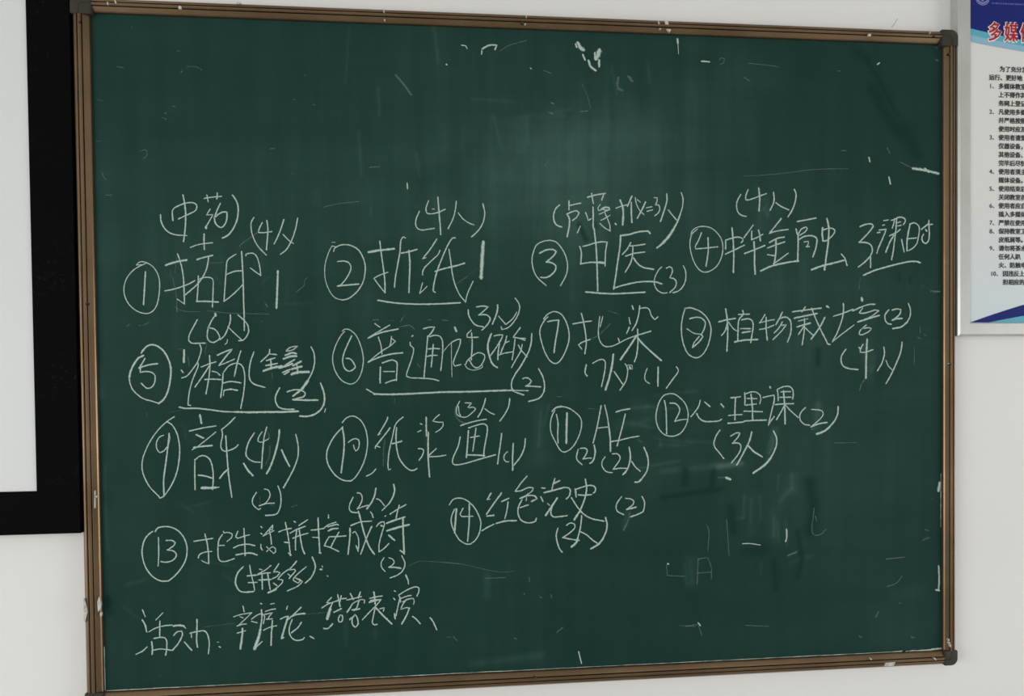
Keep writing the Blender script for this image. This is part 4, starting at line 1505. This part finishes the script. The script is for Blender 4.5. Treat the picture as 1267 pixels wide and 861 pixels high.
  (55,(1097,-3560,1006,-3657,871,-3730))],
 []),
 ('chalk line 活动 at the bottom left',
 [(30,(-7327,-4567,-7286,-4685)),
  (37,(-7335,-4750,-7289,-4835,-7265,-4961)),
  (30,(-7452,-5359,-7342,-5308,-7265,-5237)),
  (25,(-6980,-4635,-7102,-4755)),
  (30,(-7225,-4963,-7115,-4905,-6974,-4870,-6824,-4861)),
  (32,(-7033,-4783,-7042,-5065)),
  (37,(-7183,-5148,-7171,-5258,-7179,-5372)),
  (32,(-7138,-5088,-7038,-5076,-6949,-5090,-6920,-5165,-6927,-5311,-6948,-5398)),
  (30,(-7172,-5304,-7042,-5284,-6923,-5301,-6823,-5320)),
  (49,(-6795,-4877,-6694,-4871,-6624,-4885)),
  (27,(-6624,-4885,-6591,-4928)),
  (32,(-6798,-5049,-6736,-4985,-6656,-4978,-6647,-5051,-6720,-5195,-6823,-5316)),
  (38,(-6610,-5183,-6492,-5331)),
  (38,(-6387,-4780,-6394,-4979,-6402,-5167,-6390,-5277)),
  (33,(-6512,-5020,-6354,-4991,-6254,-4995,-6204,-5071,-6181,-5219,-6200,-5404)),
  (25,(-6496,-5016,-6487,-5100)),
  (38,(-6006,-5291,-5992,-5300)),
  (22,(-6039,-5205,-6018,-5206)),
  (33,(-5576,-4571,-5558,-4667)),
  (27,(-5743,-4754,-5610,-4718,-5425,-4694)),
  (26,(-5425,-4694,-5508,-4775,-5653,-4906)),
  (31,(-5684,-4925,-5613,-4903,-5527,-4894)),
  (26,(-5631,-4759,-5580,-4782)),
  (26,(-5687,-5056,-5543,-5020)),
  (50,(-5590,-4982,-5607,-5161,-5636,-5339)),
  (29,(-5427,-4810,-5324,-4740,-5242,-4712,-5197,-4777,-5224,-4903)),
  (29,(-5428,-4852,-5337,-4881)),
  (38,(-5251,-4652,-5247,-4796,-5277,-5007)),
  (63,(-5277,-5007,-5310,-5153,-5353,-5278)),
  (74,(-5310,-5153,-5385,-5351)),
  (29,(-5392,-5361,-5250,-5230)),
  (33,(-5263,-4531,-5249,-4538)),
  (26,(-5085,-4549,-5023,-4541)),
  (30,(-5180,-4683,-5097,-4654,-5004,-4641)),
  (30,(-5191,-4735,-5057,-4709,-5120,-4780,-5141,-4826)),
  (30,(-5161,-4825,-5063,-4821)),
  (30,(-5216,-5020,-5102,-4972,-4989,-4951)),
  (38,(-5059,-4857,-5079,-5079,-5091,-5301)),
  (26,(-4787,-4599,-4805,-4656)),
  (33,(-4915,-4831,-4852,-4802,-4780,-4784)),
  (44,(-4780,-4795,-4834,-4962,-4900,-5182)),
  (33,(-4900,-5193,-4863,-5173)),
  (34,(-4544,-4630,-4666,-4746,-4771,-4838)),
  (39,(-4729,-4797,-4625,-4759,-4480,-4748)),
  (33,(-4709,-4851,-4752,-4966,-4764,-5071,-4724,-5180,-4632,-5237,-4518,-5221,-4497,-5194)),
  (34,(-4544,-4907,-4608,-5004,-4723,-5090)),
  (34,(-4387,-5173,-4325,-5214)),
  (34,(-3997,-4475,-4082,-4557,-4030,-4570,-4166,-4654)),
  (30,(-4082,-4600,-3977,-4562,-3873,-4534)),
  (34,(-3978,-4572,-4021,-4677)),
  (70,(-4021,-4677,-4076,-4856)),
  (34,(-4141,-5035,-4068,-5042,-3983,-4961)),
  (34,(-3881,-4427,-3843,-4642)),
  (30,(-3915,-4543,-3820,-4504,-3726,-4497)),
  (34,(-3819,-4450,-3842,-4556)),
  (39,(-3949,-4744,-3886,-4715,-3823,-4685)),
  (34,(-3845,-4802,-3878,-4875,-3868,-4929,-3816,-4925,-3794,-4858,-3803,-4810,-3845,-4802)),
  (34,(-3651,-4414,-3600,-4523)),
  (30,(-3716,-4529,-3579,-4503,-3452,-4476)),
  (39,(-3472,-4396,-3505,-4495)),
  (28,(-3622,-4608,-3559,-4568,-3453,-4529,-3394,-4542,-3401,-4595)),
  (34,(-3622,-4608,-3655,-4671,-3708,-4754)),
  (34,(-3495,-4549,-3550,-4696,-3624,-4715)),
  (34,(-3593,-4727,-3487,-4699)),
  (26,(-3719,-4749,-3665,-4670)),
  (34,(-3605,-4844,-3668,-4884,-3668,-4895)),
  (34,(-3573,-4803,-3626,-4886,-3617,-4993,-3566,-5039,-3518,-4976,-3532,-4869,-3573,-4803)),
  (40,(-3224,-4405,-3210,-4496,-3202,-4625)),
  (34,(-3295,-4514,-3200,-4492,-3073,-4480)),
  (34,(-3285,-4557,-3179,-4540)),
  (39,(-3307,-4588,-3201,-4561,-3116,-4547)),
  (30,(-3095,-4548,-3181,-4647,-3309,-4771,-3437,-4905)),
  (34,(-3203,-4689,-3236,-4838,-3259,-4966,-3218,-5011,-3175,-5002)),
  (45,(-3192,-4690,-3078,-4823,-2906,-5003)),
  (30,(-3118,-4714,-3034,-4700,-3056,-4760)),
  (31,(-2849,-4392,-2828,-4403)),
  (31,(-2862,-4531,-2841,-4558)),
  (40,(-2849,-4822,-2841,-4909)),
  (31,(-2765,-4470,-2605,-4380,-2455,-4331,-2391,-4360,-2403,-4441,-2436,-4505)),
  (34,(-2765,-4481,-2745,-4536,-2735,-4601)),
  (34,(-2745,-4525,-2790,-4706,-2824,-4855)),
  (33,(-2724,-4536,-2606,-4498,-2542,-4490)),
  (31,(-2693,-4602,-2586,-4553,-2500,-4545,-2484,-4600,-2497,-4653)),
  (31,(-2628,-4562,-2693,-4645,-2737,-4741,-2630,-4713,-2577,-4726)),
  (40,(-2577,-4726,-2632,-4863,-2719,-5011)),
  (35,(-2515,-4886,-2463,-4925,-2383,-5021)),
  (35,(-2195,-4921,-2142,-4992,-2076,-5147))],
 [(13,(-6272,-4921,-5989,-4895,-5704,-4872)),
  (14,(-4480,-4765,-4210,-4750,-3729,-4736))]),
 ('stray chalk marks scattered over the board',
 [(99,(708,5785,744,5715,798,5674)),
  (51,(664,5766,678,5720)),
  (51,(798,5574,833,5486)),
  (63,(906,5464,942,5365,1033,5296)),
  (124,(1110,5656,1080,5566,1054,5529)),
  (63,(1108,5477,1107,5377)),
  (52,(1029,5618,1028,5528)),
  (68,(7398,3574,7626,3549,7924,3486)),
  (54,(7649,3579,7718,3516)),
  (39,(3101,5533,3251,5526)),
  (32,(6654,5586,6699,5617)),
  (41,(6476,3769,6494,3697)),
  (41,(6890,3395,6921,3269)),
  (48,(7934,-4313,7944,-4575,7934,-4788)),
  (48,(7878,-4786,7944,-4803)),
  (74,(3551,-2444,3617,-2473)),
  (39,(4758,-3482,4762,-3621,4742,-3713)),
  (26,(3867,-3732,4020,-3736,4222,-3771)),
  (79,(7954,-2655,7929,-2796)),
  (38,(2966,-5241,3003,-5289)),
  (32,(612,-5692,663,-5915)),
  (42,(2368,-4072,2377,-4077)),
  (51,(2629,5930,2633,5858)),
  (19,(2637,5829,2647,5655)),
  (44,(-1095,5622,-967,5692,-829,5697,-861,5620)),
  (28,(-1106,5587,-1112,5521)),
  (27,(-1476,5675,-1400,5662,-1380,5618)),
  (32,(-2511,3123,-2507,3023)),
  (37,(-1764,5314,-1759,5309)),
  (38,(-196,5293,-191,5288))],
 [(30,(-7496,513,-7456,544)),
  (30,(-7210,533,-7120,580)),
  (19,(-7299,523,-7259,527)),
  (70,(1474,5167,1455,5059,1472,4969,1546,4936)),
  (84,(1678,5191,1733,5121)),
  (34,(150,4487,215,4460)),
  (28,(188,4665,224,4649)),
  (28,(751,4520,880,4534)),
  (24,(49,5265,193,5206)),
  (20,(-775,5592,-595,5704,-270,5804)),
  (17,(774,5038,882,4791,935,4578)),
  (21,(49,3494,141,3596)),
  (34,(6855,3966,6909,3874)),
  (33,(3939,5251,4047,5192)),
  (33,(3445,5565,3488,5608,3552,5589,3531,5514,3466,5483)),
  (25,(5827,5434,5894,5431)),
  (21,(3930,3365,4584,3418,5333,3515,6045,3549)),
  (30,(5912,3896,6001,3894)),
  (34,(7126,3697,7398,3574)),
  (43,(7878,5710,7924,5699)),
  (35,(7878,5964,7901,5935)),
  (21,(4027,5522,4462,5495,4637,5467)),
  (36,(3385,-2431,3574,-2436)),
  (31,(2973,-4001,2947,-4482)),
  (27,(2973,-4001,3162,-3975,3232,-4171,3231,-4400)),
  (27,(2972,-4276,3232,-4263)),
  (27,(2338,-4093,2360,-4300,2712,-4326)),
  (32,(5351,-3244,5375,-3338)),
  (28,(5327,-3080,5277,-3498,5325,-3615,5447,-3605,5569,-3506)),
  (46,(4789,-3993,4959,-3929)),
  (38,(6826,-4133,7200,-4108)),
  (33,(6850,-4676,7024,-4626,7150,-4498)),
  (47,(6600,-5279,6650,-5187)),
  (38,(7601,-3781,7727,-3737)),
  (38,(7652,-3569,7702,-3594)),
  (38,(6252,-5650,6302,-5671)),
  (38,(7349,-5714,7424,-5731)),
  (38,(7099,-5016,7124,-5026)),
  (27,(2729,-5300,2965,-5264,3035,-5497)),
  (27,(3163,-3847,3189,-3480,3143,-3341)),
  (27,(3546,-3261,3590,-3953)),
  (23,(3917,-5328,4397,-5372)),
  (25,(-1148,-4222,-780,-4223)),
  (29,(-129,-4609,-85,-4633)),
  (29,(92,-4574,100,-4640)),
  (29,(-426,-4532,-413,-4550)),
  (34,(195,-5300,306,-5217)),
  (33,(-1764,-5300,-1700,-5368)),
  (29,(-618,-5373,-575,-5397)),
  (20,(-1893,-5294,-1807,-5307)),
  (25,(-322,-4231,-318,-4318)),
  (26,(2596,-5273,2898,-5308)),
  (22,(-7581,5086,-7468,5073)),
  (18,(-7915,4499,-7819,4482)),
  (28,(-6632,4420,-6600,4414)),
  (25,(-6782,4294,-6750,4284)),
  (22,(-6817,4215,-6752,4183)),
  (18,(-7946,3777,-7882,3769)),
  (19,(-7220,3614,-7105,3644,-7091,3549,-7157,3480)),
  (21,(-7860,3231,-7836,3147,-7798,3098)),
  (25,(-7804,2828,-7713,2829)),
  (22,(-4965,3702,-4880,3711)),
  (26,(-4183,4512,-4162,4506)),
  (23,(-4545,4599,-4511,4586)),
  (19,(-6490,5019,-6457,5037,-6473,5071)),
  (19,(-6373,5125,-6224,5129,-6126,5071)),
  (19,(-4583,3262,-4532,3256)),
  (25,(-6549,5396,-6509,5397)),
  (26,(-4334,5045,-4324,5038)),
  (23,(-4034,2666,-3738,2735,-3392,2774)),
  (57,(-2690,5085,-2542,4914,-2419,4743)),
  (28,(-3185,3402,-3011,3415)),
  (35,(191,4664,233,4649))]),
):
    o = marks('chalk_writing', bold, M_CHALK, board, YB - 0.0004, label) if bold else None
    if bold and 'stray' in label:
        o['kind'] = 'stuff'
    if faint:
        marks('chalk_trace', faint, M_FAINT, board, YB - 0.0003, None)['kind'] = 'stuff'

marks('ledge_dust', [(15,(-7969,-5992,-7659,-5991,-7350,-5992)),
  (16,(-7350,-5992,-7037,-5988,-6725,-5992)),
  (11,(-6725,-5992,-6409,-5992,-6094,-5992)),
  (9,(-6094,-5992,-5775,-5990,-5457,-5992)),
  (11,(-5457,-5992,-5135,-5989,-4814,-5992)),
  (9,(-4814,-5992,-4489,-5990,-4165,-5992)),
  (12,(-4165,-5992,-3837,-5991,-3509,-5992)),
  (13,(-3509,-5992,-3179,-5991,-2848,-5992)),
  (15,(-2848,-5992,-2514,-5991,-2179,-5992)),
  (12,(-2179,-5992,-1842,-5988,-1505,-5992)),
  (14,(-1505,-5992,-1164,-5988,-823,-5992)),
  (12,(-823,-5992,-479,-5992,-135,-5992)),
  (13,(-135,-5992,212,-5991,560,-5992)),
  (12,(560,-5992,911,-5990,1262,-5992)),
  (11,(1262,-5992,1616,-5990,1971,-5992)),
  (14,(1971,-5992,2329,-5991,2687,-5992)),
  (13,(2687,-5992,3049,-5991,3411,-5992)),
  (13,(3411,-5992,3776,-5992,4141,-5992)),
  (12,(4141,-5992,4511,-5989,4880,-5992)),
  (15,(4880,-5992,5253,-5989,5626,-5992)),
  (14,(5626,-5992,6003,-5991,6380,-5992)),
  (12,(6380,-5992,6760,-5990,7141,-5992)),
  (24,(7445,-5994,7634,-5987)),
  (33,(7652,-5992,7841,-5985)),
  (45,(7790,-5977,7980,-5970)),
  (24,(7239,-5992,7428,-5985)),
  (18,(6966,-5988,7154,-5980)),
  (15,(7975,-3532,7978,-3111)),
  (15,(7975,-3208,7978,-2788)),
  (15,(7975,-2885,7978,-2465)),
  (16,(-7993,-5980,-7993,-5200))], M_LEDGE, board, YB - 0.0006, 'white line of chalk dust along the bottom of the board', 0.006, 0.3)['kind'] = 'stuff'


def frame_strips(name, rect, profile, mat, parent, dx, dz, label, kx=1.0):
    """four mitred strips; profile = (inset from the outer edge, y)"""
    x0, x1, z0, z1 = rect
    corners = [((x0, z0), (1, 1)), ((x1, z0), (-1, 1)), ((x1, z1), (-1, -1)), ((x0, z1), (1, -1))]
    for i in range(4):
        bm = bmesh.new()
        ends = []
        for (cx, cz), (sx, sz) in (corners[i], corners[(i + 1) % 4]):
            ends.append([bm.verts.new((cx + sx * u * kx - dx, y, cz + sz * u - dz)) for u, y in profile])
        n = len(profile)
        for k in range(n):
            j = (k + 1) % n
            bm.faces.new((ends[0][k], ends[1][k], ends[1][j], ends[0][j]))
        bm.faces.new(ends[0])
        bm.faces.new(ends[1][::-1])
        bmesh.ops.recalc_face_normals(bm, faces=bm.faces)
        obj(name, bm, mat, parent, label)


# ------------------------------------------------------------------ white screen at the left
SL, SR, SB, ST = -2.32, -0.8310, 1.2867, 2.36
IL, IR, IB, IT = SL + 0.0715, SR - 0.0715, SB + 0.0758, ST - 0.0758
YS = -0.022
scr = empty('writing_screen', ((SL + SR) / 2, 0, (SB + ST) / 2),
            'white writing screen in a wide black border, left of the green chalkboard', 'whiteboard')
sx0, sz0 = scr.location.x, scr.location.z


frame_strips('border_strip', (SL, SR, SB, ST), [(0, -0.0008), (0, YS + 0.0008), (0.0008, YS), (0.0755, YS), (0.0758, YS + 0.0003), (0.0758, -0.0008)],
             M_BORDER, scr, sx0, sz0, 'matte black border strip', 0.943)
box('screen_surface', (IL - 0.006 - sx0, IR + 0.006 - sx0, YS + 0.0025, -0.004, IB - 0.006 - sz0, IT + 0.006 - sz0), M_SURF, scr, 'blank white writing surface')

# ------------------------------------------------------------------ framed notice at the right
PL, PB, PR, PT = 0.8262, 1.627, 1.50, 2.42
FW = 0.0253
YN = -0.024
note = empty('framed_notice', ((PL + PR) / 2, 0, (PB + PT) / 2),
             'printed classroom rules notice in a silver frame, right of the chalkboard', 'notice')
nx0, nz0 = note.location.x, note.location.z
il, ir, ib, it = PL + FW, PR - FW, PB + FW, PT - FW
frame_strips('notice_frame', (PL, PR, PB, PT), [(0, -0.0008), (0, -0.0208), (0.0032, YN), (FW - 0.0016, YN), (FW, YN + 0.0012), (FW, -0.0008)],
             M_ALU, note, nx0, nz0, 'brushed silver frame strip')
paper = box('printed_sheet', (il - 0.008 - nx0, ir + 0.008 - nx0, YN + 0.004, -0.004, ib - 0.008 - nz0, it + 0.008 - nz0), M_PAPER, note, 'printed paper sheet with blue header')
YP = YN + 0.004


def print_shape(name, pts, mat, lift, label=None):
    bm = bmesh.new()
    vs = [bm.verts.new((x - nx0, YP - lift, z - nz0)) for x, z in pts]
    f = bm.faces.new(vs)
    if f.normal.y > 0 or True:
        bmesh.ops.triangulate(bm, faces=[f])
    return obj(name, bm, mat, paper, label)


def curve_pts(x0, z0, x1, z1, bow, n=24):
    return [(x0 + (x1 - x0) * k / n, z0 + (z1 - z0) * k / n + bow * 4 * (k / n) * (1 - k / n)) for k in range(n + 1)]


hl, hr = il - 0.001, ir + 0.001
w1 = curve_pts(hl, 2.2310, hr, 2.190, -0.020)
w2 = curve_pts(hl, 2.2185, hr, 2.178, -0.019)
w3 = curve_pts(hl, 2.2048, hr, 2.172, -0.016)
print_shape('header_band', [(hl, it), (hr, it)] + w1[::-1], M_NAVY, 0.0006, 'navy blue header')
print_shape('header_wave', w1 + w2[::-1], M_CYAN, 0.0006, 'turquoise wave')
print_shape('header_wave', w2 + w3[::-1], M_PALEBLUE, 0.0006, 'pale blue wave')
s1 = curve_pts(il + 0.002, ib + 0.0012, ir, ib + 0.10, 0.028)
s2 = curve_pts(il + 0.040, ib + 0.0010, ir, ib + 0.060, 0.012)
s3 = curve_pts(il + 0.055, ib + 0.0008, ir, ib + 0.0008, 0.0)
print_shape('footer_wave', s1 + s2[::-1], M_NAVY, 0.0006, 'navy blue footer swoosh')
print_shape('footer_wave', s2 + s3[::-1], M_CYAN, 0.0006, 'turquoise footer swoosh')

# round crest in the header, cut by the top of the picture
bm = bmesh.new()
lx, lz = 0.8785, 2.2915


def ring(bm, r0, r1, n=48):
    a = [bm.verts.new((lx - nx0 + r0 * math.cos(2 * math.pi * k / n), YP - 0.0010, lz - nz0 + r0 * math.sin(2 * math.pi * k / n))) for k in range(n)]
    b = [bm.verts.new((lx - nx0 + r1 * math.cos(2 * math.pi * k / n), YP - 0.0010, lz - nz0 + r1 * math.sin(2 * math.pi * k / n))) for k in range(n)]
    for k in range(n):
        j = (k + 1) % n
        bm.faces.new((a[k], a[j], b[j], b[k]))


ring(bm, 0.0142, 0.0150)
ring(bm, 0.0098, 0.0112)
for k in range(22):
    a = math.radians(-170 + k * 15.6)
    p = Vector((lx - nx0 + 0.0127 * math.cos(a), lz - nz0 + 0.0127 * math.sin(a)))
    q = [bm.verts.new((p.x + sx * 0.0011, YP - 0.0010, p.y + sz * 0.0006)) for sx, sz in ((-1, -1), (1, -1), (1, 1), (-1, 1))]
    bm.faces.new(q)
for (x0, x1, z0, z1) in ((-0.0035, 0.0035, -0.0072, -0.0060), (-0.0008, 0.0008, -0.0072, 0.004), (-0.005, 0.005, 0.001, 0.0022)):
    q = [bm.verts.new((lx - nx0 + x, YP - 0.0010, lz - nz0 + z)) for x, z in ((x0, z0), (x1, z0), (x1, z1), (x0, z1))]
    bm.faces.new(q)
obj('round_crest', bm, M_LOGO, paper, 'pale round crest on the navy header')


def text(name, body, x, z, size, mat, lift, weight=0.0, label=None, spacing=1.0, sx=1.0):
    """a printed line: glyph outlines turned into a mesh of their own"""
    c = bpy.data.curves.new(name, 'FONT')
    c.body = body
    c.size = size
    c.space_character = spacing
    c.resolution_u = 3
    c.bevel_depth = weight
    c.bevel_resolution = 1
    tmp = bpy.data.objects.new(name, c)
    C.objects.link(tmp)
    dg = bpy.context.evaluated_depsgraph_get()
    me = bpy.data.meshes.new_from_object(tmp.evaluated_get(dg))
    bpy.data.objects.remove(tmp)
    bpy.data.curves.remove(c)
    me.name = name
    me.materials.clear()
    o = link(name, me, mat, paper, label)
    o.location = (x - nx0, YP - lift, z - nz0)
    o.rotation_euler = (math.pi / 2, 0, 0)
    o.scale = (sx, 1, 1)
    return o


for i, ch in enumerate('多媒体'):
    tx = 0.8893 + i * 0.0342
    text('title_character', ch, tx, 2.2108, 0.0395, M_TITLEWHITE, -0.0018, 0.0034, None, 1.0, 0.76)
    text('title_character', ch, tx, 2.2108, 0.0395, M_RED, 0.0021, 0.0005, None, 1.0, 0.76)
# the line of small print in the header is too fine to read: short worn dashes
bm = bmesh.new()
hx = 0.8985
while hx < 0.9720:
    w = rng.uniform(0.0016, 0.0034)
    q = [bm.verts.new((hx + dx - nx0, YP - 0.0010, 2.2812 + dz - nz0)) for dx, dz in ((0, -0.0014), (w, -0.0014), (w, 0.0016), (0, 0.0016))]
    bm.faces.new(q)
    hx += w + rng.uniform(0.0010, 0.0018)
o = obj('header_line', bm, mat_plain('faint_lilac_print', (0.10, 0.13, 0.40), 0.4, 0, 0.3), paper, 'line of tiny pale print in the header')
o['kind'] = 'stuff'

LP, CP = 0.01680, 0.01188
z0 = 2.1541
rows = [(1, '', '为了充分发'), (0, '', '运行、更好地'), (2, '1、', '多媒体教室'), (2, '', '上不得作其'), (2, '', '务网上登记'),
        (2, '2、', '凡使用多媒'), (2, '', '并严格按照'), (2, '', '使用时应及'), (2, '3、', '使用者请爱'), (2, '', '仪器设备，'),
        (2, '', '其他设备、'), (2, '', '完毕后尽快'), (2, '4、', '使用者须主'), (2, '', '媒体设备。'), (2, '5、', '使用结束后'),
        (2, '', '关闭教室各'), (2, '6、', '使用者应自'), (2, '', '插入多媒体'), (2, '7、', '严禁在使用'), (2, '8、', '保持教室卫'),
        (2, '', '皮纸屑等。'), (2, '9、', '请勿将茶水'), (2, '', '任何人趴'), (2, '', '火、防触电'), (3, '10、', '因违反上述'), (3, '', '担相应的责')]
for r, (ind, num, body) in enumerate(rows):
    z = z0 - r * LP - 0.0052
    bx = {0: 0.8925, 1: 0.9150, 2: 0.9127, 3: 0.9215}[ind] + r * 0.00004
    if num:
        text('rule_number', num, (0.8930 if ind == 2 else 0.8948) + r * 0.00005, z, 0.0122, M_INK, 0.0006, 0.0001)
    text('rule_text', body, bx, z, CP, M_INK, 0.0006, 0.00027)
